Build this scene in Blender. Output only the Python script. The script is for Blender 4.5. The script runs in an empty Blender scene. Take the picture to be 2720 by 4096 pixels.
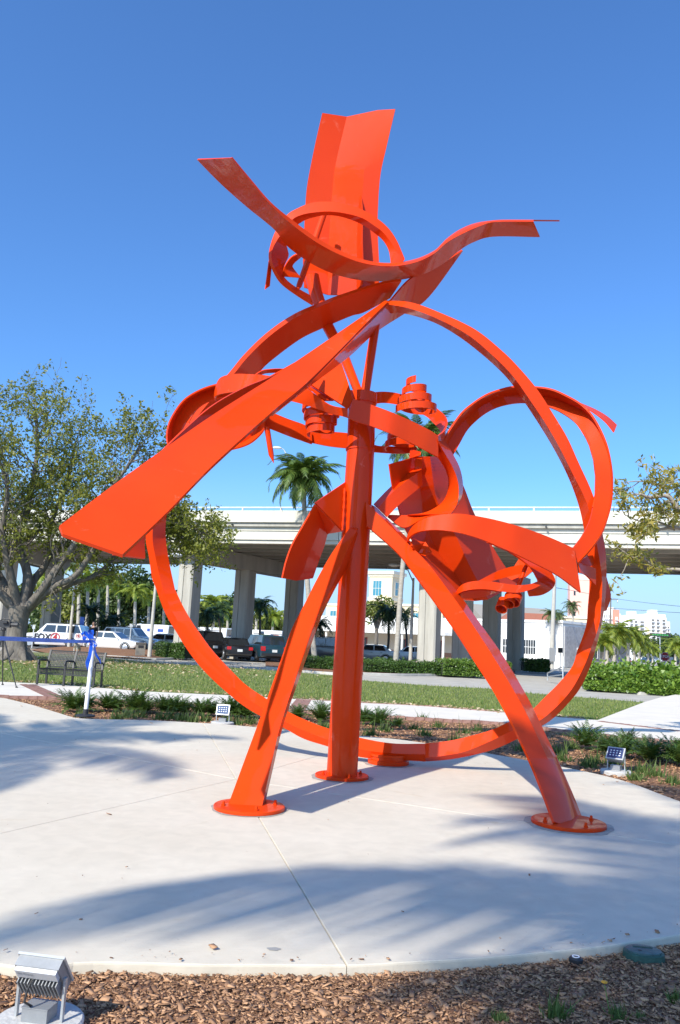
import bpy, math, random
import numpy as np
from mathutils import Vector, Matrix

# ------------------------------------------------------------------ camera, sky, sun, exposure
scene = bpy.context.scene
COL = scene.collection
FPX, CX, CY, CAM_H = 3209.0, 1360.0, 2048.0, 1.55      # focal length and centre in photograph pixels
PITCH, ROLL = math.radians(9.15), math.radians(2.9)
_f = Vector((0, math.cos(PITCH), math.sin(PITCH)))
_u0 = Vector((0, -math.sin(PITCH), math.cos(PITCH)))
_r0 = Vector((1, 0, 0))
_u = _u0 * math.cos(ROLL) - _r0 * math.sin(ROLL)
_r = _r0 * math.cos(ROLL) + _u0 * math.sin(ROLL)
cam_data = bpy.data.cameras.new('camera')
cam = bpy.data.objects.new('camera', cam_data)
COL.objects.link(cam)
M3 = Matrix((_r, _u, -_f)).transposed()
cam.matrix_world = Matrix.Translation((0, 0, CAM_H)) @ M3.to_4x4()
cam_data.sensor_fit = 'VERTICAL'
cam_data.sensor_height = 36.0
cam_data.lens = FPX / 4096.0 * 36.0
cam_data.clip_start = 0.05
cam_data.clip_end = 20000
scene.camera = cam

SUN_AZ, SUN_EL = math.radians(33), math.radians(39.5)   # sun stands behind the camera, 33 degrees to its left
to_sun = Vector((-math.sin(SUN_AZ) * math.cos(SUN_EL), -math.cos(SUN_AZ) * math.cos(SUN_EL), math.sin(SUN_EL)))
world = bpy.data.worlds.new('World')
scene.world = world
world.use_nodes = True
wn, wl = world.node_tree.nodes, world.node_tree.links
wn.clear()
w_out = wn.new('ShaderNodeOutputWorld')
w_bg = wn.new('ShaderNodeBackground')
w_sky = wn.new('ShaderNodeTexSky')
w_sky.sky_type = 'NISHITA'
w_sky.sun_disc = False
w_sky.sun_elevation = SUN_EL
w_sky.sun_rotation = math.atan2(to_sun.x, to_sun.y)
w_sky.air_density = 1.0
w_sky.dust_density = 1.3
w_sky.ozone_density = 2.2
w_bg.inputs['Strength'].default_value = 0.097
# small cumulus low over the horizon, a function of the view direction only
w_tc = wn.new('ShaderNodeTexCoord')
w_map = wn.new('ShaderNodeMapping'); w_map.inputs['Scale'].default_value = (1, 1, 1.5)
w_no = wn.new('ShaderNodeTexNoise')
w_no.inputs['Scale'].default_value = 9.0; w_no.inputs['Detail'].default_value = 8; w_no.inputs['Roughness'].default_value = 0.55
w_sep = wn.new('ShaderNodeSeparateXYZ')
w_low = wn.new('ShaderNodeMapRange'); w_low.inputs['From Min'].default_value = 0.02; w_low.inputs['From Max'].default_value = 0.13
w_low.inputs['To Min'].default_value = 0.60; w_low.inputs['To Max'].default_value = 0.30
w_add = wn.new('ShaderNodeMath'); w_add.operation = 'ADD'
w_th = wn.new('ShaderNodeMapRange'); w_th.inputs['From Min'].default_value = 1.12; w_th.inputs['From Max'].default_value = 1.24
w_mix = wn.new('ShaderNodeMixRGB'); w_mix.inputs['Color2'].default_value = (7.0, 7.4, 7.9, 1)
wl.new(w_tc.outputs['Generated'], w_map.inputs['Vector'])
wl.new(w_map.outputs[0], w_no.inputs['Vector'])
wl.new(w_tc.outputs['Generated'], w_sep.inputs[0])
wl.new(w_sep.outputs['Z'], w_low.inputs['Value'])
wl.new(w_no.outputs['Fac'], w_add.inputs[0]); wl.new(w_low.outputs[0], w_add.inputs[1])
wl.new(w_add.outputs[0], w_th.inputs['Value'])
wl.new(w_th.outputs[0], w_mix.inputs['Fac'])
w_tint = wn.new('ShaderNodeMixRGB'); w_tint.blend_type = 'MULTIPLY'; w_tint.inputs['Fac'].default_value = 1
w_tint.inputs['Color2'].default_value = (.76, 1.27, 1.86, 1)
w_hr = wn.new('ShaderNodeMapRange'); w_hr.inputs['From Min'].default_value = 0.0; w_hr.inputs['From Max'].default_value = 0.22
w_hr.inputs['To Min'].default_value = 0.92; w_hr.inputs['To Max'].default_value = 0.0; w_hr.interpolation_type = 'SMOOTHSTEP'
w_hz = wn.new('ShaderNodeMixRGB'); w_hz.inputs['Color2'].default_value = (4.3, 6.2, 8.6, 1)
wl.new(w_sep.outputs['Z'], w_hr.inputs['Value']); wl.new(w_hr.outputs[0], w_hz.inputs['Fac'])
wl.new(w_sky.outputs[0], w_tint.inputs['Color1']); wl.new(w_tint.outputs[0], w_hz.inputs['Color1'])
wl.new(w_hz.outputs[0], w_mix.inputs['Color1'])
wl.new(w_mix.outputs[0], w_bg.inputs['Color'])
wl.new(w_bg.outputs[0], w_out.inputs['Surface'])

sun_data = bpy.data.lights.new('sun', 'SUN')
sun_data.energy = 4.6
sun_data.angle = math.radians(0.53)
sun_data.color = (1.0, 0.94, 0.82)
sun = bpy.data.objects.new('sun', sun_data)
COL.objects.link(sun)
sun.rotation_euler = (-to_sun).to_track_quat('-Z', 'Y').to_euler()
sun.location = (-20, -25, 30)

vs = scene.view_settings
vs.view_transform = 'Standard'; vs.look = 'None'; vs.gamma = 1.0; vs.exposure = 0.48; vs.use_curve_mapping = False

# ------------------------------------------------------------------ helpers
def ray(x, y):
    return _f * FPX + _r * (x - CX) - _u * (y - CY)
def G(x, y, z=0.0):                      # photograph pixel -> point on the plane at height z
    d = ray(x, y); t = (z - CAM_H) / d.z
    return Vector((d.x * t, d.y * t, z))
def W(x, y, Y):                          # photograph pixel -> point at distance Y
    d = ray(x, y); t = Y / d.y
    return Vector((d.x * t, Y, CAM_H + d.z * t))
def gx(xpx, Y, z=0.0):                   # ground point at distance Y seen in photograph column xpx
    y = CY + (xpx - CX) * math.tan(ROLL) + 517 + (CAM_H - z) * FPX / Y
    for _ in range(6):
        p = W(xpx, y, Y); y += (p.z - z) * FPX / Y
    p = W(xpx, y, Y); return Vector((p.x, Y, z))
rng = np.random.default_rng(7)
random.seed(7)

def crom(pts, n=8, closed=False):
    P = [np.array(p, float) for p in pts]
    m = len(P); out = []
    segs = m if closed else m - 1
    for i in range(segs):
        if closed: a, b, c, d = P[i - 1], P[i], P[(i + 1) % m], P[(i + 2) % m]
        else:
            b, c = P[i], P[i + 1]
            a = P[i - 1] if i > 0 else 2 * b - c
            d = P[i + 2] if i + 2 < m else 2 * c - b
        for k in range(n):
            t = k / n
            out.append(0.5 * (2 * b + (c - a) * t + (2 * a - 5 * b + 4 * c - d) * t * t + (3 * b - a - 3 * c + d) * t ** 3))
    if not closed: out.append(P[-1])
    return np.array(out)
def resample(pts, n, closed=False):      # spline through pts, n points evenly by arc length
    s = crom(pts, 10, closed)
    if closed: s = np.vstack([s, s[:1]])
    L = np.concatenate([[0], np.cumsum(np.linalg.norm(np.diff(s, axis=0), axis=1))])
    q = np.linspace(0, L[-1], n + 1 if closed else n)
    if closed: q = q[:-1]
    return np.stack([np.interp(q, L, s[:, k]) for k in range(s.shape[1])], 1)

def mesh_obj(name, verts, faces, mat=None, parent=None, smooth=None, mats=None, fmat=None):
    me = bpy.data.meshes.new(name)
    me.from_pydata([tuple(v) for v in verts], [], [tuple(f) for f in faces])
    if mats:
        for m in mats: me.materials.append(m)
        if fmat is not None: me.polygons.foreach_set('material_index', list(fmat))
    elif mat: me.materials.append(mat)
    if smooth:
        me.polygons.foreach_set('use_smooth', [True] * len(me.polygons))
        me.set_sharp_from_angle(angle=math.radians(smooth))
    me.update()
    o = bpy.data.objects.new(name, me)
    COL.objects.link(o)
    if parent: o.parent = parent
    return o
def np_obj(name, V, Fq, mat, parent=None, mats=None, fmat=None, smooth=False):   # V (n,3), Fq (m,k) fast build
    me = bpy.data.meshes.new(name)
    n, m, k = len(V), len(Fq), Fq.shape[1]
    me.vertices.add(n); me.vertices.foreach_set('co', np.asarray(V, np.float32).ravel())
    me.loops.add(m * k); me.loops.foreach_set('vertex_index', np.asarray(Fq, np.int32).ravel())
    me.polygons.add(m); me.polygons.foreach_set('loop_start', np.arange(m, dtype=np.int32) * k)
    me.update(calc_edges=True)
    for q in (mats or [mat]): me.materials.append(q)
    if fmat is not None: me.polygons.foreach_set('material_index', np.asarray(fmat, np.int32))
    if smooth: me.polygons.foreach_set('use_smooth', np.ones(m, bool))
    o = bpy.data.objects.new(name, me); COL.objects.link(o)
    if parent: o.parent = parent
    return o

class MB:
    """collects boxes, tubes and strips into one mesh"""
    def __init__(s): s.v, s.f = [], []
    def add(s, v, f):
        o = len(s.v); s.v += [tuple(q) for q in v]; s.f += [tuple(i + o for i in q) for q in f]; return s
    def box(s, c, size, rz=0, R=None):
        x, y, z = [q / 2 for q in size]
        vs_ = [Vector((a * x, b * y, e * z)) for a in (-1, 1) for b in (-1, 1) for e in (-1, 1)]
        if R is None: R = Matrix.Rotation(rz, 3, 'Z')
        return s.add([R @ q + Vector(c) for q in vs_], [(0, 1, 3, 2), (4, 6, 7, 5), (0, 4, 5, 1), (2, 3, 7, 6), (0, 2, 6, 4), (1, 5, 7, 3)])
    def beam(s, a, b, w, h, up=(0, 0, 1)):                     # rectangular bar from a to b
        a, b = Vector(a), Vector(b); t = (b - a).normalized(); up = Vector(up)
        if abs(t.dot(up)) > .98: up = Vector((0, 1, 0))
        x = t.cross(up).normalized(); y = x.cross(t).normalized()
        vs_ = [p + x * (i * w / 2) + y * (j * h / 2) for p in (a, b) for i, j in ((-1, -1), (1, -1), (1, 1), (-1, 1))]
        return s.add(vs_, [(3, 2, 1, 0), (4, 5, 6, 7)] + [(i, (i + 1) % 4, 4 + (i + 1) % 4, 4 + i) for i in range(4)])
    def tube(s, pts, rad, n=10, caps=True):
        P = [Vector(p) for p in pts]; m = len(P)
        if not hasattr(rad, '__len__'): rad = [rad] * m
        vs_, fs = [], []; px = None
        for i, p in enumerate(P):
            t = (P[min(i + 1, m - 1)] - P[max(i - 1, 0)]).normalized()
            if px is None:
                px = t.cross(Vector((0, 0, 1)))
                if px.length < .05: px = t.cross(Vector((0, 1, 0)))
            px = (px - t * px.dot(t)).normalized(); py = t.cross(px)
            vs_ += [p + (px * math.cos(2 * math.pi * k / n) + py * math.sin(2 * math.pi * k / n)) * rad[i] for k in range(n)]
        for i in range(m - 1):
            for k in range(n):
                fs.append((i * n + k, i * n + (k + 1) % n, (i + 1) * n + (k + 1) % n, (i + 1) * n + k))
        if caps: fs += [tuple(range(n - 1, -1, -1)), tuple((m - 1) * n + k for k in range(n))]
        return s.add(vs_, fs)
    def lathe(s, prof, c=(0, 0, 0), n=24, caps=True):          # prof [(r,z)]
        c = Vector(c); vs_, fs = [], []
        for r, z in prof: vs_ += [c + Vector((r * math.cos(2 * math.pi * k / n), r * math.sin(2 * math.pi * k / n), z)) for k in range(n)]
        for i in range(len(prof) - 1):
            for k in range(n): fs.append((i * n + k, i * n + (k + 1) % n, (i + 1) * n + (k + 1) % n, (i + 1) * n + k))
        if caps: fs += [tuple(range(n - 1, -1, -1)), tuple((len(prof) - 1) * n + k for k in range(n))]
        return s.add(vs_, fs)
    def prism(s, poly, z0, z1):                                # xy polygon (ccw) extruded in z
        n = len(poly)
        return s.add([(p[0], p[1], z0) for p in poly] + [(p[0], p[1], z1) for p in poly],
                     [tuple(range(n - 1, -1, -1)), tuple(range(n, 2 * n))] + [(i, (i + 1) % n, n + (i + 1) % n, n + i) for i in range(n)])
    def ell(s, c, r, n=10, m=6):
        c = Vector(c); r = r if hasattr(r, '__len__') else (r, r, r); vs_, fs = [c + Vector((0, 0, r[2]))], []
        for i in range(1, m):
            a = math.pi * i / m
            vs_ += [c + Vector((r[0] * math.sin(a) * math.cos(2 * math.pi * k / n), r[1] * math.sin(a) * math.sin(2 * math.pi * k / n), r[2] * math.cos(a))) for k in range(n)]
        vs_.append(c - Vector((0, 0, r[2])))
        fs += [(0, 1 + k, 1 + (k + 1) % n) for k in range(n)]
        for i in range(m - 2): fs += [(1 + i * n + k, 1 + (i + 1) * n + k, 1 + (i + 1) * n + (k + 1) % n, 1 + i * n + (k + 1) % n) for k in range(n)]
        e = len(vs_) - 1; b = 1 + (m - 2) * n
        fs += [(e, b + (k + 1) % n, b + k) for k in range(n)]
        return s.add(vs_, fs)
    def build(s, name, mat, parent=None, smooth=None): return mesh_obj(name, s.v, s.f, mat, parent, smooth)

def tag(o, label=None, cat=None, group=None, kind=None):
    if label: o['label'] = label
    if cat: o['category'] = cat
    if group: o['group'] = group
    if kind: o['kind'] = kind
    return o
def empty(name, loc=(0, 0, 0), rz=0, label=None, cat=None, group=None):
    o = bpy.data.objects.new(name, None); COL.objects.link(o); o.empty_display_size = .3
    o.location = loc; o.rotation_euler = (0, 0, rz)
    return tag(o, label, cat, group)
def place(o, root):                      # child built in world coordinates under a placed root
    o.parent = root
    o.matrix_parent_inverse = Matrix.LocRotScale(root.location, root.rotation_euler, root.scale).inverted()
    return o
def copy_tree(o, parent=None):
    c = o.copy(); COL.objects.link(c)
    if parent: c.parent = parent
    for ch in list(o.children): copy_tree(ch, c)
    return c

# ------------------------------------------------------------------ materials
MATS = {}
def mat(name, col, rough=.6, metal=0, coat=0, var=.0, scale=4.0, bump=0, bscale=40., spec=.5, col2=None, detail=6, trans=0, emit=None, stretch=None):
    if name in MATS: return MATS[name]
    m = bpy.data.materials.new(name); m.use_nodes = True
    nt = m.node_tree; N, L = nt.nodes, nt.links; b = N['Principled BSDF']
    b.inputs['Base Color'].default_value = (*col, 1); b.inputs['Roughness'].default_value = rough
    b.inputs['Metallic'].default_value = metal; b.inputs['Specular IOR Level'].default_value = spec
    if coat: b.inputs['Coat Weight'].default_value = coat; b.inputs['Coat Roughness'].default_value = .06
    tc = None
    if var or col2 or bump:
        tc = N.new('ShaderNodeTexCoord'); mp = N.new('ShaderNodeMapping')
        if stretch: mp.inputs['Scale'].default_value = stretch
        L.new(tc.outputs['Object'], mp.inputs['Vector'])
    if var or col2:
        no = N.new('ShaderNodeTexNoise'); no.inputs['Scale'].default_value = scale; no.inputs['Detail'].default_value = detail
        no.inputs['Roughness'].default_value = .65
        L.new(mp.outputs[0], no.inputs['Vector'])
        rp = N.new('ShaderNodeValToRGB'); rp.color_ramp.elements[0].position = .3; rp.color_ramp.elements[1].position = .7
        c2 = col2 or tuple(min(1, c * (1 + var)) for c in col)
        c1 = col if col2 else tuple(c * (1 - var) for c in col)
        rp.color_ramp.elements[0].color = (*c1, 1); rp.color_ramp.elements[1].color = (*c2, 1)
        L.new(no.outputs['Fac'], rp.inputs[0]); L.new(rp.outputs[0], b.inputs['Base Color'])
    if bump:
        n2 = N.new('ShaderNodeTexNoise'); n2.inputs['Scale'].default_value = bscale; n2.inputs['Detail'].default_value = 5
        L.new(mp.outputs[0], n2.inputs['Vector'])
        bp = N.new('ShaderNodeBump'); bp.inputs['Strength'].default_value = bump; bp.inputs['Distance'].default_value = .02
        L.new(n2.outputs['Fac'], bp.inputs['Height']); L.new(bp.outputs[0], b.inputs['Normal'])
    if trans: 
        b.inputs['Transmission Weight'].default_value = trans
    if emit: b.inputs['Emission Color'].default_value = (*emit[0], 1); b.inputs['Emission Strength'].default_value = emit[1]
    MATS[name] = m
    return m
def leaf_mat(name, col, col2, rough=.5, transl=.35):
    m = bpy.data.materials.new(name); m.use_nodes = True
    nt = m.node_tree; N, L = nt.nodes, nt.links; b = N['Principled BSDF']; out = N['Material Output']
    g = N.new('ShaderNodeNewGeometry'); rp = N.new('ShaderNodeValToRGB')
    rp.color_ramp.elements[0].color = (*col, 1); rp.color_ramp.elements[1].color = (*col2, 1)
    L.new(g.outputs['Random Per Island'], rp.inputs[0]); L.new(rp.outputs[0], b.inputs['Base Color'])
    b.inputs['Roughness'].default_value = rough
    t = N.new('ShaderNodeBsdfTranslucent'); mx = N.new('ShaderNodeMixShader'); mx.inputs[0].default_value = transl
    br = N.new('ShaderNodeMixRGB'); br.blend_type = 'MULTIPLY'; br.inputs[0].default_value = 1; br.inputs[2].default_value = (1.2, 1.25, .6, 1)
    L.new(rp.outputs[0], br.inputs[1]); L.new(br.outputs[0], t.inputs[0])
    L.new(b.outputs[0], mx.inputs[1]); L.new(t.outputs[0], mx.inputs[2]); L.new(mx.outputs[0], out.inputs[0])
    MATS[name] = m
    return m
# ------------------------------------------------------------------ the sculpture
def paint_mat():
    m = bpy.data.materials.new('orange_red_paint'); m.use_nodes = True
    N, L = m.node_tree.nodes, m.node_tree.links; b = N['Principled BSDF']
    tc = N.new('ShaderNodeTexCoord')
    no = N.new('ShaderNodeTexNoise'); no.inputs['Scale'].default_value = .9; no.inputs['Detail'].default_value = 4
    L.new(tc.outputs['Object'], no.inputs['Vector'])
    rp = N.new('ShaderNodeValToRGB'); rp.color_ramp.elements[0].position = .35; rp.color_ramp.elements[1].position = .68
    rp.color_ramp.elements[0].color = (.63, .040, .0025, 1); rp.color_ramp.elements[1].color = (.68, .050, .003, 1)
    L.new(no.outputs['Fac'], rp.inputs[0])
    # faint scuffs
    n2 = N.new('ShaderNodeTexNoise'); n2.inputs['Scale'].default_value = 2.2; n2.inputs['Detail'].default_value = 10; n2.inputs['Roughness'].default_value = .72; n2.inputs['Distortion'].default_value = 1.2
    L.new(tc.outputs['Object'], n2.inputs['Vector'])
    mr = N.new('ShaderNodeMapRange'); mr.inputs['From Min'].default_value = .62; mr.inputs['From Max'].default_value = .72; mr.inputs['To Max'].default_value = .26
    L.new(n2.outputs['Fac'], mr.inputs[0])
    mx = N.new('ShaderNodeMixRGB'); mx.inputs['Color2'].default_value = (.85, .35, .25, 1)
    L.new(mr.outputs[0], mx.inputs[0]); L.new(rp.outputs[0], mx.inputs[1]); L.new(mx.outputs[0], b.inputs['Base Color'])
    b.inputs['Roughness'].default_value = .5
    b.inputs['Specular IOR Level'].default_value = .06
    b.inputs['Coat Weight'].default_value = .32; b.inputs['Coat Roughness'].default_value = .045
    n3 = N.new('ShaderNodeTexNoise'); n3.inputs['Scale'].default_value = 2.6; n3.inputs['Detail'].default_value = 2
    L.new(tc.outputs['Object'], n3.inputs['Vector'])
    bp = N.new('ShaderNodeBump'); bp.inputs['Strength'].default_value = .12; bp.inputs['Distance'].default_value = .03
    L.new(n3.outputs['Fac'], bp.inputs['Height']); L.new(bp.outputs[0], b.inputs['Normal']); L.new(bp.outputs[0], b.inputs['Coat Normal'])
    return m
PAINT = paint_mat()
Y0 = 9.73
def zoomer(ox, oy, s):
    return lambda x, y, d=None: (ox + s * x, oy + s * y, d)
zT = zoomer(0, 0, 1); zA = zoomer(640, 1400, .5102); zB = zoomer(1140, 1400, .4592); zC = zoomer(1400, 1700, .3827)
zD = zoomer(1600, 1950, .5421); zE = zoomer(1050, 1850, .3189); zF = zoomer(1750, 1500, .4783); zG = zoomer(1000, 780, .5102)
z1 = zoomer(700, 400, 1.0204); z7 = zoomer(1800, 1800, .5867)
SC = empty('abstract_sculpture', (0.18, Y0, 0), 0, 'tall orange-red steel sculpture of hoops, ribbons and coils on the concrete slab', 'sculpture')
def rail(pts, z=zT, d=None):
    """pts (x,y,d) in a zoom frame -> 3D points; missing d are interpolated along the rail (d may be a list of key depths)"""
    q = [z(*p) if len(p) == 3 else z(p[0], p[1]) for p in pts]
    if callable(d): q = [(a, b, d(a, b)) for a, b, _ in q]
    elif d is not None:
        k = d if hasattr(d, '__len__') else [d, d]
        dd = np.interp(np.linspace(0, 1, len(q)), np.linspace(0, 1, len(k)), k)
        q = [(a, b, e) for (a, b, _), e in zip(q, dd)]
    return [W(a, b, Y0 + e) for a, b, e in q]
def by_y(pts, n=12):                      # same rail re-sampled at n even steps of image height
    p = np.array(pts, float); q = np.linspace(p[0, 1], p[-1, 1], n)
    return [(float(np.interp(v, p[:, 1], p[:, 0])), float(v)) for v in q]
def plate(name, rails, t=.022, n=None, closed=False, label=None, smooth=32, parent=None):
    """steel plate swept over two or more rails; folds where rails meet; real thickness"""
    mx = max(len(r) for r in rails)
    if n is None: n = 2 if mx == 2 else min(90, 7 * mx)
    same = len({len(r) for r in rails}) == 1 and mx > 2
    def rs(r):
        if not same: return resample(r, n, closed)
        s = crom(r, 12, closed)
        if closed: s = np.vstack([s, s[:1]])
        q = np.linspace(0, len(s) - 1, n + 1 if closed else n)
        if closed: q = q[:-1]
        return np.stack([np.interp(q, np.arange(len(s)), s[:, k]) for k in range(3)], 1)
    R = np.array([rs(r) for r in rails])                     # (k,n,3)
    k = len(rails)
    V = R.reshape(-1, 3)
    quads = []
    for a in range(k - 1):
        for i in range(n if closed else n - 1):
            j = (i + 1) % n
            quads.append((a * n + i, a * n + j, (a + 1) * n + j, (a + 1) * n + i))
    Nn = np.zeros_like(V)
    for q in quads:
        p = V[list(q)]; nn = np.cross(p[2] - p[0], p[3] - p[1])
        L = np.linalg.norm(nn)
        if L > 1e-9: nn = nn / L
        for i in q: Nn[i] += nn
    Ln = np.linalg.norm(Nn, axis=1, keepdims=True); Ln[Ln < 1e-9] = 1; Nn /= Ln
    T, B = V + Nn * t / 2, V - Nn * t / 2
    m = len(V); fs = [q for q in quads] + [tuple(i + m for i in q[::-1]) for q in quads]
    def rim(a, b): fs.append((b, a, a + m, b + m))
    rr = range(n if closed else n - 1)
    for i in rr: rim(i, (i + 1) % n); rim((k - 1) * n + (i + 1) % n, (k - 1) * n + i)
    if not closed:
        for a in range(k - 1): rim((a + 1) * n, a * n); rim(a * n + n - 1, (a + 1) * n + n - 1)
    o = mesh_obj(name, np.vstack([T, B]), fs, PAINT, None, smooth)
    place(o, parent or SC)
    if label: o['label'] = label
    return o
def rod(name, pts, rad, n=16, label=None):
    b = MB(); b.tube(pts, rad, n); o = b.build(name, PAINT, None, 40); place(o, SC)
    if label: o['label'] = label
    return o

# column, collar, foot plates
foot = G(1367, 3110); top = W(1449, 1585, Y0)
b = MB(); b.tube([foot, W(1443, 1789, Y0 + .0), top], [.178, .172, .170], 40); o = b.build('column', PAINT, None, 40); place(o, SC)
b = MB(); pcol = W(1441, 1800, Y0); b.tube([pcol - Vector((0, 0, .012)), pcol + Vector((0, 0, .012))], .182, 40); place(b.build('collar', PAINT, None, 40), SC)
b = MB(); b.tube([top - Vector((0, 0, .1)), top + Vector((0, 0, .03))], .186, 40); place(b.build('collar', PAINT, None, 40), SC)
HOLE = mat('grout_grey', (.33, .32, .29), .9, var=.25, scale=14, bump=.5)
def foot_plate(c, r, zc=0.0, bolts=((.75, 20), (.75, 110), (.75, 200), (.75, 290)), th=.03):
    b = MB(); b.lathe([(r, zc + .006), (r, zc + th), (r - .006, zc + th + .006)], (c.x, c.y, 0), 48)
    p = place(b.build('foot_plate', PAINT, None, 30), SC)
    for rr, a in bolts:
        x, y = c.x + r * rr * math.cos(math.radians(a)), c.y + r * rr * math.sin(math.radians(a))
        b = MB(); b.lathe([(.02, zc + th), (.02, zc + th + .02), (.013, zc + th + .022), (.013, zc + th + .042), (.009, zc + th + .045)], (x, y, 0), 6)
        bo = b.build('bolt', PAINT, None, 30); bo.parent = p
    return p
LL, RL, RG = G(997, 3236), G(2274, 3299), G(1553, 3055)
foot_plate(foot, .31); foot_plate(LL, .325); foot_plate(RL, .335)
foot_plate(RG, .27, .0, ((.8, 200), (.8, 340)), .05)
b = MB(); b.lathe([(.235, .05), (.235, .10), (.25, .104), (.25, .13)], (RG.x, RG.y, 0), 40); place(b.build('hoop_pedestal', PAINT, None, 30), SC)
DL, DR = LL.y - Y0, RL.y - Y0
# legs
plate('leg', [rail(by_y([(1401, 2112), (1369, 2156), (1331, 2210), (1292, 2274), (1257, 2341), (1203, 2450), (1174, 2500), (1055, 2836), (914, 3219)]), d=[-.2, DL]),
              rail(by_y([(1426, 2121), (1404, 2170), (1378, 2217), (1352, 2290), (1318, 2360), (1276, 2450), (1254, 2500), (1117, 2901), (1041, 3240)]), d=[-.24, DL - .03]),
              rail(by_y([(1438, 2180), (1418, 2215), (1394, 2250), (1366, 2303), (1336, 2354), (1288, 2450), (1268, 2500), (1126, 2901), (1050, 3237)]), d=[-.02, DL + .22])],
      .025, smooth=10, label='flat steel leg slanting down to the left foot plate')
plate('leg', [rail(by_y([(1469, 2106), (1553, 2186), (1600, 2221), (1719, 2384), (1806, 2500), (1895, 2639), (1993, 2789), (2071, 2945), (2142, 3101), (2213, 3290)]), d=[-.3, DR - .18]),
              rail(by_y([(1461, 2010), (1565, 2113), (1630, 2182), (1708, 2254), (1806, 2384), (1882, 2492), (1960, 2613), (2032, 2730), (2116, 2880), (2181, 3029), (2240, 3153), (2290, 3312)]), d=[-.16, DR]),
              rail(by_y([(1500, 2030), (1600, 2130), (1680, 2205), (1760, 2290), (1838, 2384), (1914, 2492), (2006, 2620), (2064, 2717), (2116, 2808), (2181, 2945), (2240, 3068), (2285, 3172), (2330, 3285)]), d=[.2, DR + .34])],
      .025, smooth=20, label='folded steel leg slanting down to the right foot plate')
# great hoop
def dh(x, y): return .75 + .4 * (y - 2100) / 950 - .7 * (x - 1500) / 915
hl_out = [(1603, 1119), (1516, 1133), (1363, 1181), (1303, 1204), (1178, 1258), (1070, 1332), (979, 1419), (917, 1494), (790, 1640), (680, 1800), (610, 1970), (585, 2136), (598, 2228), (610, 2310), (625, 2350), (663, 2452), (708, 2529), (765, 2618), (829, 2694), (912, 2771), (1000, 2838), (1134, 2908), (1215, 2953), (1315, 2985), (1433, 3025), (1559, 3036), (1703, 3044)]
hl_mid = [(1606, 1124), (1519, 1139), (1366, 1190), (1307, 1214), (1184, 1270), (1077, 1345), (987, 1432), (926, 1507), (802, 1650), (694, 1808), (628, 1975), (610, 2136), (622, 2228), (640, 2310), (657, 2369), (686, 2439), (721, 2497), (765, 2560), (829, 2650), (925, 2739), (1000, 2800), (1140, 2885), (1225, 2925), (1318, 2960), (1435, 2995), (1560, 3012), (1702, 3016)]
hl_in = [(1560, 1190), (1455, 1247), (1402, 1262), (1286, 1312), (1195, 1357), (1079, 1444), (1029, 1494), (960, 1570), (850, 1700), (740, 1850), (680, 1990), (660, 2103), (668, 2211), (697, 2350), (702, 2363), (733, 2427), (770, 2490), (797, 2529), (848, 2599), (925, 2682), (1000, 2752), (1152, 2846), (1244, 2889), (1315, 2915), (1439, 2951), (1571, 2974), (1700, 2975)]
plate('hoop', [rail(hl_out, d=dh), rail(hl_mid, d=lambda x, y: dh(x, y) - .03), rail(hl_in, d=lambda x, y: dh(x, y) + .36 * min(1, max(0, (2450 - y) / 600)) + .02)], .025, n=150, label='left half of the great hoop')
hr_out = [(1544, 1205), (1643, 1212), (1752, 1250), (1897, 1318), (2006, 1404), (2078, 1476), (2150, 1562), (2214, 1662), (2268, 1752), (2313, 1852), (2359, 1952), (2385, 2030), (2407, 2137), (2419, 2211), (2422, 2328), (2413, 2434), (2398, 2516), (2377, 2600), (2357, 2665), (2318, 2750), (2266, 2815), (2207, 2873), (2155, 2906), (2071, 2951), (1986, 2990), (1895, 3016), (1790, 3035), (1690, 3043)]
hr_mid = [(1546, 1216), (1636, 1232), (1742, 1270), (1872, 1338), (1975, 1424), (2050, 1500), (2115, 1590), (2185, 1695), (2240, 1790), (2290, 1890), (2340, 1990), (2362, 2060), (2387, 2181), (2398, 2246), (2407, 2328), (2402, 2434), (2393, 2504), (2360, 2600), (2335, 2665), (2290, 2750), (2235, 2815), (2180, 2865), (2130, 2895), (2055, 2919), (1960, 2964), (1863, 3003), (1780, 3020), (1700, 3030)]
hr_in = [(1560, 1250), (1616, 1250), (1734, 1285), (1843, 1347), (1960, 1440), (2040, 1520), (2100, 1605), (2170, 1712), (2228, 1810), (2280, 1915), (2318, 2020), (2338, 2110), (2354, 2222), (2360, 2328), (2354, 2416), (2346, 2504), (2316, 2592), (2311, 2600), (2292, 2665), (2240, 2730), (2181, 2789), (2129, 2841), (2085, 2867), (2038, 2889), (1973, 2919), (1895, 2942), (1798, 2964), (1700, 2975)]
plate('hoop', [rail(hr_out, d=lambda x, y: dh(x, y) + .10 * (y > 2050)), rail(hr_mid, d=lambda x, y: dh(x, y) - .05), rail(hr_in, d=lambda x, y: dh(x, y) + .22 * min(1, max(0, (2250 - y) / 500)) + .03)], .025, n=150, label='right half of the great hoop')
plate('hoop_gusset', [rail([(1060, 860), (1085, 950), (1091, 1010), (1062, 1095)], z7, .45), rail([(1035, 850), (1040, 950), (1040, 1010), (1030, 1100)], z7, .35)])
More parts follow.
